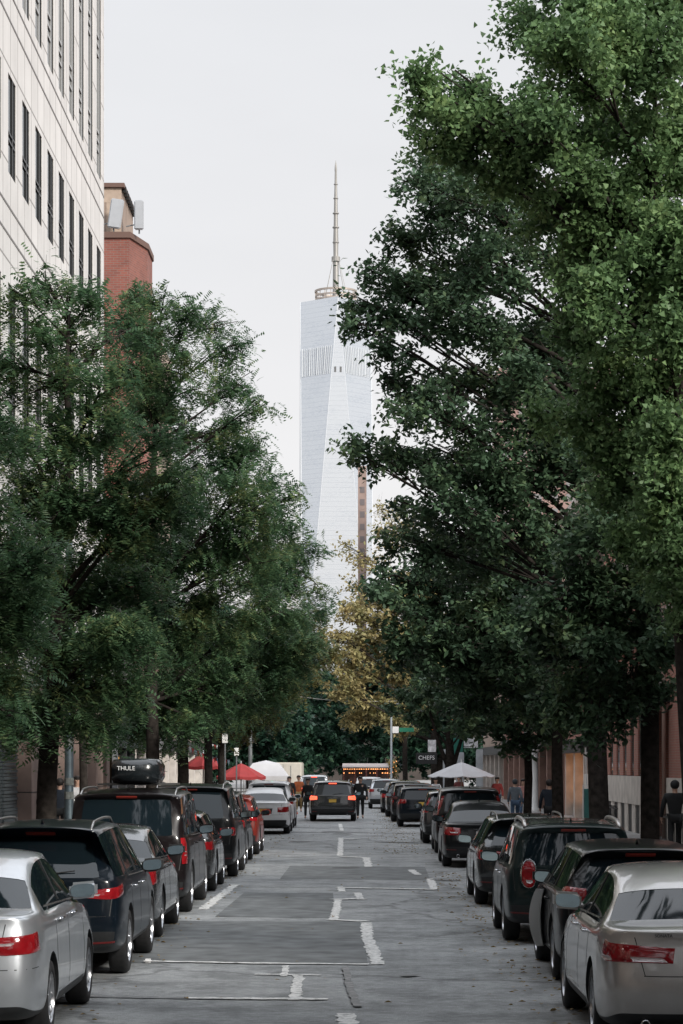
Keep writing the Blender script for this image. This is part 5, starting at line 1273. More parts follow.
# ------------------------------------------------------------ street objects
M_canvas_w = mat('white_canvas', (.44, .44, .455), .85, noise=.06, nscale=2)
M_canvas_g = mat('pale_canvas', (.52, .51, .51), .85, noise=.06, nscale=2)
M_canvas_r = mat('red_canvas', (.24, .018, .018), .8, noise=.12, nscale=3)
M_pole = mat('aluminium_pole', (.35, .35, .34), .4, .7)
M_orange = mat('orange_plastic', (.62, .11, .03), .5, noise=.1)
M_leg = mat('wood_slat', (.18, .12, .08), .7, noise=.2)
def parasol(label, x, y, rad, zr, zt, m, sides=8, val=.12, group=None, z0=.14):
    root = empty('parasol', (x, y, z0)); tag(root, label, 'parasol', group)
    mb = MB(); n = sides; rings = []
    K = 5
    vs = [(0, 0, zt - z0)]
    for k in range(1, K + 1):
        t = k / K
        for a in range(n * 4):
            th = 2 * math.pi * a / (n * 4); sec = (a % 4) / 4; cr = 1 - .05 * math.sin(math.pi * sec) ; flat = 1 / max(math.cos((sec - .5) * 2 * math.pi / n), .8) * math.cos(math.pi / n)
            vs.append((rad * t * flat * math.cos(th), rad * t * flat * math.sin(th), (zt - z0) - (zt - zr) * (t ** 1.12) - .05 * math.sin(math.pi * sec) * t))
    m_ = n * 4
    fs = [(0, 1 + a, 1 + (a + 1) % m_) for a in range(m_)]
    for k in range(K - 1): fs += [(1 + k * m_ + a, 1 + (k + 1) * m_ + a, 1 + (k + 1) * m_ + (a + 1) % m_, 1 + k * m_ + (a + 1) % m_) for a in range(m_)]
    b0 = len(vs); last = 1 + (K - 1) * m_
    vs += [(vs[last + a][0] * 1.005, vs[last + a][1] * 1.005, vs[last + a][2] - val) for a in range(m_)]
    fs += [(last + a, b0 + a, b0 + (a + 1) % m_, last + (a + 1) % m_) for a in range(m_)]
    mb.add(vs, fs); c = mb.build('canopy', m, root)
    so = c.modifiers.new('t', 'SOLIDIFY'); so.thickness = .015
    mb = MB(); mb.tube([(0, 0, 0), (0, 0, zt - z0 + .12)], .03, 8); mb.build('pole', M_pole, root, smooth=True)
    mb = MB()
    mb.lathe([(.28, 0), (.28, .05), (.06, .10), (.04, .3)], n=16); mb.build('base', M_iron, root)
    for a in range(n):
        th = 2 * math.pi * a / n; mb = MB(); mb.tube([(.03 * math.cos(th), .03 * math.sin(th), zt - z0 - .06), (rad * .96 * math.cos(th) * math.cos(math.pi / n), rad * .96 * math.sin(th) * math.cos(math.pi / n), zr - z0 - .03)], .012, 4); mb.build('rib', M_pole, root)
    return root
parasol('large pale square parasol over the pavement on the right behind the parked cars', 3.95 + .15, 101, 1.42, EYE - .50, EYE + .08, M_canvas_w, 4 * 2, .03)
GP = 'red parasols on the left pavement'
parasol('bright red parasol under the red and white bunting', -7.3, 109, .92, EYE - .08, EYE + .50, M_canvas_r, 8, .14, GP)
parasol('deep red parasol touching the white tent', -6.3 + .1, 121, 1.25, EYE - .62, EYE + .04, M_canvas_r, 8, .14, GP)
# white tent
root = empty('canopy_tent', (-5.3, 130, 0)); tag(root, 'white peaked canopy tent standing over the kerb lane by the white cars', 'tent')
mb = MB(); hw = 1.1; e_, p_ = EYE - .65, EYE + .20
hw = 1.2; V0 = [(-hw, -hw, e_), (hw, -hw, e_), (hw, hw, e_), (-hw, hw, e_), (-.7, -.7, p_ - .16), (.7, -.7, p_ - .16), (.7, .7, p_ - .16), (-.7, .7, p_ - .16), (0, 0, p_)]
mb.add(V0, [(i, (i + 1) % 4, 4 + (i + 1) % 4, 4 + i) for i in range(4)] + [(4 + i, 4 + (i + 1) % 4, 8) for i in range(4)])
mb.build('roof', M_canvas_w, root); 
mb = MB(); mb.add([(x * 1.01, y * 1.01, z) for x, y, z in V0[:4]] + [(x * 1.01, y * 1.01, z - .22) for x, y, z in V0[:4]], [(i, (i + 1) % 4, 4 + (i + 1) % 4, 4 + i) for i in range(4)]); mb.build('valance', M_canvas_g, root)
for x in (-hw + .05, hw - .05):
    for y in (-hw + .05, hw - .05): mb = MB(); mb.tube([(x, y, 0), (x, y, e_)], .025, 6); mb.build('leg', M_pole, root)
# box truck
root = empty('box_truck', (-5.05, 150, 0)); tag(root, 'cream box truck parked behind the white tent', 'truck')
mb = MB(); mb.add(*bevel_box(-1.15, 1.15, 0, 5.2, .75, EYE + .10, .04)); mb.build('cargo_box', mat('cream_paint', (.50, .47, .41), .5, noise=.08), root)
mb = MB(); mb.box(-1.05, 1.05, -.02, -.003, .85, EYE - .0); bd = mb.build('rear_door', mat('cream_door', (.44, .41, .36), .5, noise=.1), root)
mb = MB(); mb.box(-.01, .01, -.03, -.022, .85, EYE); mb.box(-.5, -.47, -.05, -.022, .9, EYE - .1); mb.box(.47, .5, -.05, -.022, .9, EYE - .1); mb.build('door_bar', M_steel, bd)
mb = MB(); mb.add(*bevel_box(-1.0, 1.0, 5.3, 7.2, .5, 2.1, .15, 3)); mb.build('cab', M_white, root)
mb = MB(); mb.box(-1.1, 1.1, -.12, .05, .45, .6); mb.build('bumper', M_iron, root)
mb = MB(); mb.box(-.9, .9, .1, 7, .5, .74); mb.build('chassis', M_iron, root)
for sx in (-1, 1):
    for yy in (1.1, 6.2): make_wheel(root, sx * .95, yy, .42, sx, 0, None, False)
    mb = MB(); mb.box(sx * 1.0 - .08, sx * 1.0 + .08, -.15, -.12, .46, .58); mb.build('tail_light', M_red, root)
# lit red stall / food cart
root = empty('food_stall', (.15, 160, 0)); tag(root, 'red brown market stall with strings of warm lights at the far road end', 'stall')
Mst = mat('red_brown_board', (.16, .055, .045), .6, noise=.35, nscale=3); Mb = mat('warm_bulb', (1, .6, .3), .5, emit=(1, .38, .12), es=2.5)
zt = EYE + .02
mb = MB(); mb.box(-1.45, 1.35, .2, 2.2, .3, zt - .25); mb.build('cabin', mat('stall_interior', (.08, .05, .045), .7, noise=.3), root)
mb = MB(); mb.box(-1.45, 1.35, -.05, .19, .3, .95); mb.build('counter', Mst, root)
mb = MB(); mb.add([(-1.6, -.5, zt - .22), (1.5, -.5, zt - .22), (1.5, 2.3, zt + .02), (-1.6, 2.3, zt + .02), (-1.6, -.5, zt - .30), (1.5, -.5, zt - .30), (1.5, 2.3, zt - .06), (-1.6, 2.3, zt - .06)], [(0, 1, 2, 3), (4, 5, 1, 0), (4, 7, 6, 5), (5, 6, 2, 1), (7, 4, 0, 3), (6, 7, 3, 2)]); mb.build('roof', mat('stall_roof', (.30, .26, .25), .6, noise=.2), root)
for x in (-1.5, -.75, 0, .7, 1.42): mb = MB(); mb.box(x - .05, x + .05, -.45, -.36, 0, zt - .3); mb.build('post', Mst, root)
mb = MB(); mb.box(-1.5, 1.42, -.47, -.42, .98, 1.10); mb.build('rail', Mst, root)
bulbs = 26
for r_, zz in ((0, zt - .36), (1, 1.16), (2, zt - .62)):
    w_ = MB(); w_.tube([(-1.5 + 2.95 * i / 12, -.50, zz + .03 + .04 * math.cos(i * 1.6)) for i in range(13)], .006, 3); sw = w_.build('light_string', M_iron, root)
    rr = random.Random(r_)
    for i in range(bulbs):
        if r_ and rr.random() < .45: continue
        x = -1.48 + 2.9 * i / (bulbs - 1); b = MB(); rb_ = rr.uniform(.018, .034); b.lathe([(.001, -rb_), (rb_ * .8, -rb_ * .5), (rb_, 0), (rb_ * .7, rb_ * .7), (.001, rb_)], (x, -.51, zz), 6); b.build('bulb', Mb, sw)
# lit plant-like tree in a pot with fairy lights beside the stall
root = empty('fairy_light_shrub', (1.95, 161, 0)); tag(root, 'slim amber shrub wrapped with warm fairy lights between the stall and the grey pole', 'shrub')
mb = MB(); mb.lathe([(.25, 0), (.32, .5), (.28, .5), (.26, .45), (0, .45)], n=12); mb.build('pot', M_iron, root)
A = np.random.default_rng(1).normal(0, .13, (90, 3)); A[:, 2] = np.random.default_rng(2).uniform(.5, 2.7, 90); V = leaves(A, A + np.random.default_rng(3).normal(0, .15, (90, 3)), 10, 'oval', .12, np.random.default_rng(4))
mb = MB(); mb.v = [tuple(v) for v in V]; mb.f = [(4 * i, 4 * i + 1, 4 * i + 2, 4 * i + 3) for i in range(len(V) // 4)]; mb.m = [0] * len(mb.f); mb.build('foliage', L_yellow, root)
for k in range(30):
    rr = random.Random(k); b = MB(); q = .03; z = .6 + 2.0 * k / 30; a = k * 1.3; b.lathe([(.001, -q), (q, 0), (.001, q)], (.22 * math.cos(a), .22 * math.sin(a), z), 5); b.build('fairy_light', Mb, root)

# ---- poles and signals
root = empty('street_lamp', (1.68, 148, .0)); tag(root, 'tall slim grey pole carrying a white and a green street sign at the crossing', 'street lamp')
hp = EYE + (764 - 705) * 148 / F
mb = MB(); mb.add(*bevel_box(-.7, .7, -1.2, 1.6, 0, .15, .03)); mb.build('island', M_kerb, root)
mb = MB(); mb.tube([(0, 0, 0), (0, 0, .5), (0, 0, .52), (0, 0, hp)], [.13, .13, .085, .06], 10); mb.build('pole', M_steel, root, smooth=True)
mb = MB(); mb.tube([(0, 0, hp - .1), (.8, .1, hp + .25), (1.6, .2, hp + .3)], .04, 6); mb.build('arm', M_steel, root, smooth=True)
mb = MB(); mb.add(*bevel_box(1.6, 2.2, .05, .35, hp + .22, hp + .34, .04)); mb.build('lamp_head', M_steel, root)
zs = EYE + (764 - 729) * 148 / F
mb = MB(); mb.box(.08, .46, -.06, -.03, zs - .25, zs + .15); mb.build('white_sign', M_white, root)
mb = MB(); mb.box(.50, 1.4, -.02, .01, zs - .18, zs + .08); mb.build('street_name_sign', mat('sign_green', (.01, .16, .09), .5), root)
# traffic signal with green light on a mast arm
root = empty('traffic_signal', (-7.2, 152, .14)); tag(root, 'traffic signal on a long mast arm showing green above the left lane', 'traffic signal')
zg = EYE + (764 - 689) * 152 / F - .14; gx = (273 - VX) * 152 / F + 7.2
mb = MB(); mb.tube([(0, 0, 0), (0, 0, 7.6)], [.14, .09], 10); mb.build('pole', M_steel, root, smooth=True)
mb = MB(); mb.tube([(0, 0, 6.4), (gx + .5, 0, 7.2)], [.07, .045], 8); mb.build('mast_arm', M_steel, root, smooth=True)
mb = MB(); mb.add(*bevel_box(gx - .17, gx + .17, -.12, .12, zg - .2, zg + .85, .03)); sh = mb.build('signal_head', M_iron, root)
for k, (m_) in enumerate((mat('signal_green', (.1, .8, .5), .3, emit=(.05, 1, .55), es=6), M_dark, M_dark)):
    mb = MB(); mb.lathe([(.001, 0), (.10, .01), (.115, .03)], n=16); o = mb.build('lens', m_, sh, loc=(gx, -.15, zg + .33 * k)); o.rotation_euler = (R(90), 0, 0)
    mb = MB(); mb.lathe([(.125, 0), (.125, .16)], n=14); o = mb.build('visor', M_iron, sh, loc=(gx, -.12, zg + .33 * k)); o.rotation_euler = (R(90), 0, 0)
# span wire
a, b = Vector((-6.6, 152, EYE + (764 - 690) * 152 / F)), Vector((3.2, 152.5, EYE + (764 - 700) * 152 / F))
mb = MB(); mb.tube([a.lerp(b, t) + Vector((0, 0, -.35 * math.sin(math.pi * t))) for t in np.linspace(0, 1, 14)], .022, 5)
tag(mb.build('overhead_wire', mat('pale_wire', (.35, .35, .34), .5)), 'thin pale wire strung across the street between the trees', 'wire')
# utility poles with small white notice boards, left
for (px, y, zt_, zb0, sgn, lab) in ((225, 95, EYE + (764 - 734) * 95 / F, 0, 1, 'nearer and larger of two small white parking signs by the red parasols'), (236.5, 112, EYE + (764 - 748) * 112 / F, 0, 1, 'farther small white parking sign just right of the nearer parking sign')):
    x = (px - VX) * y / F; root = empty('parking_sign', (x, y, .14)); tag(root, lab, 'sign', 'parking signs on the left pavement')
    mb = MB(); mb.tube([(0, 0, 0), (0, 0, zt_ - .1)], .035, 6); mb.build('post', M_steel, root)
    mb = MB(); mb.add(*bevel_box(-.11, .11, -.06, -.04, zt_ - .50, zt_ - .14, .008, 1)); mb.build('sign_plate', M_plate_w, root)
# dark lamp column at left with sticker, px 69
x = (69 - VX) * 52 / F
root = empty('lamp_column', (x, 52, .14)); tag(root, 'blue-grey steel lamp column with peeling stickers beside the leaning tree', 'street lamp')
mb = MB(); mb.tube([(0, 0, 0), (0, 0, .9), (0, 0, .95), (0, 0, 7.5)], [.15, .14, .10, .075], 12); mb.build('pole', mat('blue_grey_steel', (.055, .075, .085), .5, .4, noise=.3, nscale=3), root, smooth=True)
mb = MB(); mb.tube([(0, 0, 7.4), (.6, 0, 7.9), (1.7, 0, 8.05)], .045, 7); mb.build('arm', M_steel, root, smooth=True)
mb = MB(); mb.add(*bevel_box(1.5, 2.2, -.14, .14, 7.95, 8.1, .05)); mb.build('lamp_head', M_steel, root)
for k, z in enumerate((1.45, 1.75, 2.6)):
    mb = MB(); mb.lathe([(.104, z), (.104, z + .16)], n=12); mb.build('sticker', mat('worn_sticker', (.14, .15, .14), .8, noise=.5, nscale=12), root)
# white column / sign blade left px 115
p = at(115, 764, 94.5)
root = empty('white_post', (p.x, 94.5, .14)); tag(root, 'tall white square post beside the lit orange shop window', 'post')
mb = MB(); mb.add(*bevel_box(-.11, .11, -.11, .11, 0, EYE + (764 - 714) * 94.5 / F, .02)); mb.build('shaft', mat('pale_post', (.36, .37, .38), .6, noise=.1), root)
mb = MB(); mb.add(*bevel_box(-.17, .17, -.17, .17, 0, .3, .02)); mb.build('base', mat('pale_post', (.36, .37, .38), .6), root)
# banner flag px 164
p = at(164, 752, 84)
root = empty('banner_flag', (p.x - .35, 84, 0)); tag(root, 'white banner hanging limp from a tilted staff beside the second feathery tree', 'flag')
mb = MB(); mb.tube([(-1.5, 0, 3.3), (.55, 0, 4.3)], .02, 5); mb.build('staff', M_steel, root)
vs = []; nn = 10
for i in range(nn + 1):
    for j in range(6):
        t, u = i / nn, j / 5; vs.append((.22 + .30 * u - .10 * t + .05 * math.sin(4 * t + u * 3), .08 * math.sin(u * 9 + t * 2), 4.12 + .14 * u - t * (1.45 - .25 * u)))
mb = MB(); mb.add(vs, [(i * 6 + j, (i + 1) * 6 + j, (i + 1) * 6 + j + 1, i * 6 + j + 1) for i in range(nn) for j in range(5)]); mb.build('cloth', M_canvas_w, root, smooth=True)
# bunting
def bunting(label, a, b, sag, n, cols, s=.16):
    a, b = Vector(a), Vector(b); root = empty('bunting', a); tag(root, label, 'bunting', 'strings of bunting over the red parasols')
    P = [a.lerp(b, i / n) - a + Vector((0, 0, -sag * math.sin(math.pi * i / n))) for i in range(n + 1)]
    mb = MB(); mb.tube(P, .008, 3); mb.build('cord', M_iron, root)
    for i in range(n):
        m_ = (P[i] + P[i + 1]) / 2; dx = (P[i + 1] - P[i]) * .46; mb = MB()
        v = [m_ - dx, m_ + dx, m_ + Vector((0, .0, -s * 1.7))]; v2 = [q + Vector((0, .01, 0)) for q in v]
        mb.add(v + v2, [(0, 1, 2), (5, 4, 3), (0, 3, 4, 1), (1, 4, 5, 2), (2, 5, 3, 0)]); mb.build('pennant', cols[i % len(cols)], root)
Mbl = mat('pale_blue_cloth', (.25, .32, .42), .8)
bunting('lower string of red, white and blue pennants above the bright red parasol', at(186, 744, 106), at(230, 760, 106), .15, 16, [M_canvas_r, M_canvas_w, M_canvas_r, Mbl])
bunting('upper short string of small red and white pennants', at(206, 741, 112), at(224, 744, 112), .10, 9, [M_canvas_r, M_canvas_w], .12)
# traffic barrel
root = empty('traffic_barrel', (*ground_at(291.5, 814), 0)); tag(root, 'orange and white traffic barrel on the road beside the white saloon', 'traffic barrel')
mb = MB(); mb.lathe([(.30, 0), (.30, .08), (.24, .10), (.235, .30), (.22, .32), (.21, .56), (.20, .58), (.19, .86), (.10, .92), (.001, .93)], n=18); mb.build('drum', M_orange, root, smooth=False)
for z in (.36, .64): mb = MB(); mb.lathe([(.232 - z * .035, z), (.228 - z * .035, z + .13)], n=18); mb.build('reflective_band', M_white, root)
mb = MB(); mb.tube([(0, 0, .9), (-.07, 0, .99), (.07, 0, .99), (0, 0, .9)], .018, 5); mb.build('handle', M_orange, root)
# signs on the right shops
def board(label, px0, px1, py0, py1, y, m, name='shop_sign', letters=None, lm=None, size=None, th=.08):
    a, b = at(px0, py1, y), at(px1, py0, y); cx, cz = (a.x + b.x) / 2, (a.z + b.z) / 2; w_, h_ = b.x - a.x, b.z - a.z
    root = empty(name, (cx, y, cz)); tag(root, label, 'sign')
    mb = MB(); mb.add(*bevel_box(-w_ / 2, w_ / 2, 0, th, -h_ / 2, h_ / 2, .01, 1)); mb.build('panel', m, root)
    if letters:
        for k, (tx, sz, dz, dx) in enumerate(letters): lettering(tx, sz, lm, (dx, -.012, dz), (R(90), 0, 0), root)
    mb = MB(); mb.tube([(w_ / 2, th / 2, 0), (w_ / 2 + .4, th / 2, 0)], .02, 4); mb.build('bracket', M_iron, root)
    return root
M_wl = mat('white_lettering', (.75, .75, .75), .5)
M_blk = mat('black_board', (.012, .014, .015), .5, noise=.2)
board('black shop sign with the white word CHEFS left of the white parasol', 416, 437, 753, 764, 150, M_blk, letters=[('CHEFS', .36, .04, 0)], lm=M_wl)
board('dark hanging sign with a white W and smaller white marks behind the thick trunk', 586, 597, 729, 752, 88, M_blk, letters=[('W', .34, .22, 0), ('G', .26, -.08, 0), ('o', .24, -.30, 0)], lm=M_wl)
board('green hanging shop sign with a pale emblem above the white parasol', 452, 463, 738, 755, 128, mat('sign_deep_green', (.01, .12, .09), .5))
board('white banner sign with dark stripes above the white parasol, right one', 464, 478, 738, 748, 128.5, mat('white_board', (.55, .56, .57), .6, noise=.5, nscale=4))
board('pale narrow sign high beside the forked tree', 428, 436, 740, 752, 140, mat('white_board', (.55, .56, .57), .6))
for px0, px1, py0, py1, lab in ((443, 448, 752, 790, 'left of three pale door posts behind the white parasol'), (456, 464, 755, 790, 'middle of three pale door posts behind the white parasol'), (476, 483, 752, 785, 'right of three pale door posts behind the white parasol')):
    a, b = at(px0, py1, 126), at(px1, py0, 126); root = empty('door_post', ((a.x + b.x) / 2, 126, .14)); tag(root, lab, 'post', 'pale posts behind the parasol'); w_ = (b.x - a.x) / 2
    mb = MB(); mb.add(*bevel_box(-w_, w_, -.08, .08, .0, b.z, .02)); mb.build('shaft', mat('pale_board', (.42, .45, .47), .6, noise=.15), root); mb = MB(); mb.box(-w_ * 1.2, w_ * 1.2, -.1, .1, 0, .15); mb.build('foot', M_iron, root)
# warm string of lit lanterns seen under the forked tree
for k, (px, py) in enumerate(((433, 727), (450, 718), (452, 727), (458, 728))):
    p = at(px, py, 135); root = empty('lit_lantern', p); tag(root, ['leftmost small orange lit lantern under the forked tree', 'topmost small orange lit lantern under the forked tree', 'third small orange lit lantern under the forked tree', 'rightmost small orange lit lantern under the forked tree'][k], 'lantern', 'orange lanterns under the forked tree')
    mb = MB(); mb.lathe([(.04, -.16), (.15, -.10), (.17, 0), (.14, .10), (.04, .15)], n=10); mb.build('shade', mat('lantern_orange', (.8, .25, .08), .6, emit=(1, .22, .06), es=2.2), root); mb = MB(); mb.tube([(0, 0, .15), (0, 0, .9)], .01, 3); mb.build('cord', M_iron, root)
# notice board right px 590-598, y 790-820
p = at(594, 800, 52)
root = empty('bike_share_panel', (p.x, 53.5, .14)); tag(root, 'narrow green and white street panel beside the thickest trunk', 'sign panel')
mb = MB(); mb.add(*bevel_box(-.08, .08, -.04, .04, .2, EYE - .14 - .55, .01, 1)); mb.build('panel', mat('teal_panel', (.03, .13, .12), .5, noise=.3), root)
for sx in (-1, 1): mb = MB(); mb.tube([(sx * .10, 0, 0), (sx * .10, 0, EYE - .6)], .015, 5); mb.build('post', M_plate_w, root)
mb = MB(); mb.tube([(-.02, .05, 1.7), (-.06, .05, 3.6)], .012, 5); mb.build('rod', M_plate_w, root)
# planter and low iron fence by the brick base
for k, (y, lab) in enumerate(((60, 'low black iron tree guard nearest the right edge'), (75, 'low black iron tree guard in front of the stone base'))):
    root = empty('iron_fence', (FR - 1.2, y, .14)); tag(root, lab, 'fence', 'low iron fences at the right')
    for q in range(25): mb = MB(); mb.tube([(0, -3 + q * .25, 0), (0, -3 + q * .25, .95)], .012, 4); mb.build('picket', M_iron, root)
    mb = MB(); mb.box(-.02, .02, -3, 3, .85, .89); mb.box(-.02, .02, -3, 3, .1, .14); mb.build('rail', M_iron, root)

# ------------------------------------------------------------ people
def skin(verts, edges, radii, sub=2):
    me = bpy.data.meshes.new('p'); me.from_pydata(verts, edges, []); o = bpy.data.objects.new('p', me); COL.objects.link(o)
    m = o.modifiers.new('s', 'SKIN'); m.use_smooth_shade = True
    if not me.skin_vertices:
        pass
    for i, r_ in enumerate(radii):
        v = me.skin_vertices[0].data[i]; v.radius = r_ if hasattr(r_, '__len__') else (r_, r_); v.use_root = (i == 0)
    s_ = o.modifiers.new('ss', 'SUBSURF'); s_.levels = s_.render_levels = sub
    bpy.context.view_layer.update()
    ev = bpy.data.meshes.new_from_object(o.evaluated_get(bpy.context.evaluated_depsgraph_get())); bpy.data.objects.remove(o)
    ev.materials.clear(); return ev
SKINS = [mat('skin_light', (.42, .26, .19), .55, noise=.06), mat('skin_dark', (.12, .065, .045), .55, noise=.06)]
def person(label, x, y, z0=.14, heading=0, h=1.75, top=None, legs=None, hair=None, stride=.18, skin_i=0, sleeves=True, hat=None, bag=None, group=None, arms=0.0, hood=False, wide=1.0):
    """faces +Y before heading is applied"""
    k = h / 1.75; root = empty('person', (x, y, z0), heading); tag(root, label, 'person', group)
    s = stride
    J = {'pel': (0, 0, .95), 'sp': (0, .01, 1.12), 'ch': (0, 0, 1.33), 'nk': (0, .01, 1.49), 'hd0': (0, .03, 1.57), 'hd': (0, .03, 1.65), 'ht': (0, .015, 1.72)}
    for q, sg in (('l', -1), ('r', 1)):
        st_ = s * sg; J['sh' + q] = (sg * .17 * wide, 0, 1.41); J['el' + q] = (sg * .235 * wide, -st_ * .5 - .03, 1.13); J['wr' + q] = (sg * .24 * wide, -st_ * .8 + .07 + arms * .15, .90 + arms * .25); J['pm' + q] = (sg * .235 * wide, -st_ * .85 + .10 + arms * .2, .82 + arms * .3)
        J['hp' + q] = (sg * .09, 0, .90); J['kn' + q] = (sg * .10, st_ * .6 + .04, .50); J['an' + q] = (sg * .10, st_ * 1.2 - (.05 if st_ < 0 else 0), .10 + (.05 if st_ < 0 else 0)); J['to' + q] = (sg * .115, st_ * 1.2 + .15 - (.03 if st_ < 0 else 0), .04)
    R_ = dict(pel=.125, sp=.11, ch=.13, nk=.052, hd0=.07, hd=.088, ht=.065)
    for q in 'lr': R_.update({'sh' + q: .058, 'el' + q: .042, 'wr' + q: .027, 'pm' + q: .034, 'hp' + q: .085, 'kn' + q: .056, 'an' + q: .038, 'to' + q: .034})
    E = [('pel', 'sp'), ('sp', 'ch'), ('ch', 'nk'), ('nk', 'hd0'), ('hd0', 'hd'), ('hd', 'ht')] + [e for q in 'lr' for e in (('ch', 'sh' + q), ('sh' + q, 'el' + q), ('el' + q, 'wr' + q), ('wr' + q, 'pm' + q), ('pel', 'hp' + q), ('hp' + q, 'kn' + q), ('kn' + q, 'an' + q), ('an' + q, 'to' + q))]
    RB = {n_: v * (.8 if n_ in ('pel', 'sp', 'ch', 'shl', 'shr', 'hpl', 'hpr', 'knl', 'knr') or (sleeves and n_ in ('ell', 'elr')) else 1) for n_, v in R_.items()}
    def mk(names, edges, add=0, rad=None):
        ids = {n_: i for i, n_ in enumerate(names)}
        rr_ = [((rad or {}).get(n_, R_[n_]) + add) * k for n_ in names]
        rr_ = [(r_ * (1.25 if n_ in ('ch', 'sp', 'pel') else 1), r_ * .86 if n_ in ('ch', 'sp', 'pel') else r_) for r_, n_ in zip(rr_, names)]
        return skin([tuple(c * k for c in J[n_]) for n_ in names], [(ids[a], ids[b]) for a, b in edges if a in ids and b in ids], rr_)
    names = ['pel'] + [n_ for n_ in J if n_ != 'pel']
    body = mk(names, E, 0, RB)
    bm = bmesh.new(); bm.from_mesh(body)
    def blob(c, r_, sc=(1, 1, 1)):
        q = bmesh.ops.create_icosphere(bm, subdivisions=2, radius=1)
        for v in q['verts']: v.co = Vector((c[0] + v.co.x * r_ * sc[0], c[1] + v.co.y * r_ * sc[1], c[2] + v.co.z * r_ * sc[2])) * k
    blob((0, .125, 1.635), .016, (1, 1.3, 1.5)); blob((0, .112, 1.595), .018, (1.4, .6, .45))
    for sg in (-1, 1): blob((sg * .094, .03, 1.64), .026, (.4, .8, 1.2)); blob((sg * .034, .112, 1.655), .012, (1.3, .6, .8))
    # fingers: five tapered, bent tubes rooted in each palm
    for q, sg in (('l', -1), ('r', 1)):
        p = Vector(J['pm' + q]); dn = (p - Vector(J['wr' + q])).normalized(); fw = Vector((0, 1, 0)); fw = (fw - dn * fw.dot(dn)).normalized(); inn = Vector((-sg, 0, 0))
        for i, (o_, l_) in enumerate(((.026, .065), (.009, .075), (-.009, .070), (-.025, .055))):
            a = p + dn * .02 + fw * o_; m1 = a + dn * l_ * .55 + inn * .008; e_ = m1 + (dn * .7 + inn * .6).normalized() * l_ * .5
            t = MB(); t.tube([a * k, m1 * k, e_ * k], [.0095 * k, .0085 * k, .006 * k], 6); vv = [bm.verts.new(v) for v in t.v]; [bm.faces.new([vv[w_] for w_ in f]) for f in t.f]
        a = p + fw * .02 - dn * .01; m1 = a + fw * .035 + dn * .025; e_ = m1 + dn * .035 + inn * .012
        t = MB(); t.tube([a * k, m1 * k, e_ * k], [.012 * k, .010 * k, .008 * k], 6); vv = [bm.verts.new(v) for v in t.v]; [bm.faces.new([vv[w_] for w_ in f]) for f in t.f]
    for f in bm.faces: f.smooth = True
    bm.to_mesh(body); bm.free(); body.materials.append(SKINS[skin_i]); link('body', body, root)
    tn = ['sp', 'pel', 'ch', 'nk', 'shl', 'shr', 'ell', 'elr'] + (['wrl', 'wrr'] if sleeves else [])
    J2 = dict(J); J['nk'] = (0, .0, 1.455)
    if not sleeves: J['ell'] = tuple(a * .45 + b * .55 for a, b in zip(J['ell'], J['shl'])); J['elr'] = tuple(a * .45 + b * .55 for a, b in zip(J['elr'], J['shr']))
    jk = mk(tn, [('sp', 'pel'), ('sp', 'ch'), ('ch', 'nk'), ('ch', 'shl'), ('ch', 'shr'), ('shl', 'ell'), ('shr', 'elr'), ('ell', 'wrl'), ('elr', 'wrr')], .018, dict(nk=.06 if not hood else .09)); J = J2
    jk.materials.append(top); link('jacket' if sleeves else 'shirt', jk, root)
    tn = ['pel', 'hpl', 'hpr', 'knl', 'knr', 'anl', 'anr']; J['pel'] = (0, 0, .93)
    tr = mk(tn, [('pel', 'hpl'), ('pel', 'hpr'), ('hpl', 'knl'), ('hpr', 'knr'), ('knl', 'anl'), ('knr', 'anr')], .016); tr.materials.append(legs); link('trousers', tr, root)
    for q in 'lr':
        a, t_ = Vector(J['an' + q]), Vector(J['to' + q]); hb_ = a + Vector((0, -.05, -.05))
        sm_ = skin([tuple(c * k for c in v) for v in (a + Vector((0, 0, -.03)), hb_, t_)], [(0, 1), (0, 2)], [.042 * k, .035 * k, .038 * k]); sm_.materials.append(M_trim); link('shoe', sm_, root)
    bm = bmesh.new(); bmesh.ops.create_icosphere(bm, subdivisions=3, radius=1)
    for v in bm.verts:
        c = v.co.copy(); f_ = 1.0
        if c.y > .25 and c.z < .45: f_ = .72
        v.co = Vector((c.x * .108 * f_, -.0 + (c.y * .118 - .002) * f_ + .018, 1.675 + c.z * (.105 if c.z > 0 else .12))) * k
    for f in bm.faces: f.smooth = True
    hm = bpy.data.meshes.new('hair'); bm.to_mesh(hm); bm.free(); hm.materials.append(hat or hair or mat('dark_hair', (.015, .011, .009), .7, noise=.3, nscale=40)); link('cap' if hat else 'hair', hm, root)
    if hat:
        mb = MB(); mb.add([(a * k, b * k, c * k) for a, b, c in ((-.08, .11, 1.70), (.08, .11, 1.70), (.06, .21, 1.685), (-.06, .21, 1.685), (-.08, .11, 1.69), (.08, .11, 1.69), (.06, .21, 1.675), (-.06, .21, 1.675))], [(0, 1, 2, 3), (7, 6, 5, 4), (0, 3, 7, 4), (1, 5, 6, 2), (2, 6, 7, 3)]); mb.build('cap_peak', hat, root)
    if bag:
        mb = MB(); mb.add(*bevel_box(-.15 * k, .15 * k, -.27 * k, -.13 * k, 1.03 * k, 1.42 * k, .04, 3)); b_ = mb.build('backpack', bag, root)
    return root
C = lambda n_, c: mat('cloth_' + n_, c, .9, noise=.18, nscale=8)
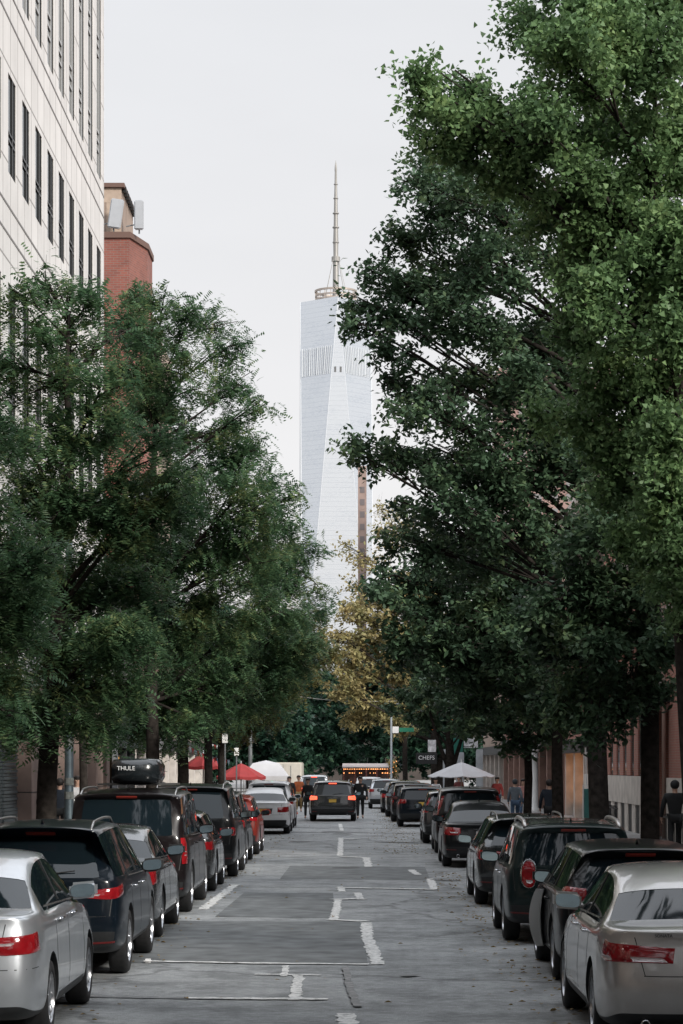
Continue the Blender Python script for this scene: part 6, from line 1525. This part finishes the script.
blk, navy, grey, jean, wht, org, khk, redc, pnk = C('black', (.010, .011, .012)), C('navy', (.012, .018, .028)), C('grey', (.10, .12, .14)), C('denim', (.04, .07, .12)), C('white', (.50, .50, .51)), C('orange', (.30, .08, .025)), C('khaki', (.20, .14, .06)), C('red', (.30, .05, .045)), C('pink', (.38, .20, .18))
person('person in a bulky black hooded jacket and dark trousers walking away at the right edge', 7.45, 57.5, heading=0, h=1.80, top=blk, legs=blk, hat=blk, hood=True, stride=.14, wide=1.22)
person('person in a dark jacket walking away beside the pale column on the right pavement', 5.45, 70.5, h=1.74, top=navy, legs=blk, stride=.2, wide=1.1)
person('person in a grey-blue jacket with dark hair walking left of the dark-jacketed one', 5.35, 85, h=1.66, top=grey, legs=jean, stride=.16, hat=C('dark_cap', (.03, .035, .04)))
person('person in a pale pink top half hidden behind a trunk on the right pavement', 6.1, 92, h=1.62, top=pnk, legs=jean, stride=.2, heading=math.pi)
person('person in a red top farther along the right pavement', 5.6, 101, h=1.65, top=redc, legs=jean, heading=math.pi)
person('person in a white shirt standing left of the white parasol', 3.35, 112, z0=0, h=1.68, top=wht, legs=jean, heading=math.pi, stride=.05)
person('person in a dark red top beside the white-shirted one, under the white parasol', 4.5, 114, h=1.62, top=C('maroon', (.12, .03, .03)), legs=blk, heading=math.pi, stride=.05)
person('person in a black coat by the brown stone pier, leftmost on the left pavement', -8.7, 66, h=1.82, top=blk, legs=blk, stride=.12, wide=1.1)
person('person in a dark coat beside the steel lamp column, middle of the three at left', -8.3, 65.5, h=1.80, top=navy, legs=blk, stride=.12)
person('person in a white top and bright blue trousers on the left pavement', -8.13, 68, h=1.85, top=wht, legs=C('bright_blue', (.04, .16, .42)), stride=.14, heading=math.pi)
person('person in a dark jacket standing by the orange barrel', -3.55, 114, z0=0, h=1.74, top=blk, legs=blk, heading=math.pi, stride=.05, wide=1.15)
person('person in an orange vest and khaki trousers standing on the road behind the orange barrel', -3.18, 117, z0=0, h=1.78, top=org, legs=khk, heading=math.pi, stride=.06)
person('person in black walking at the left rear of the driving grey car', -2.42, 103.5, z0=0, h=1.72, top=blk, legs=blk, stride=.2, heading=math.pi)
person('person in black walking at the right rear of the driving grey car', -.16, 103, z0=0, h=1.80, top=blk, legs=blk, stride=.2, heading=math.pi, wide=1.15)
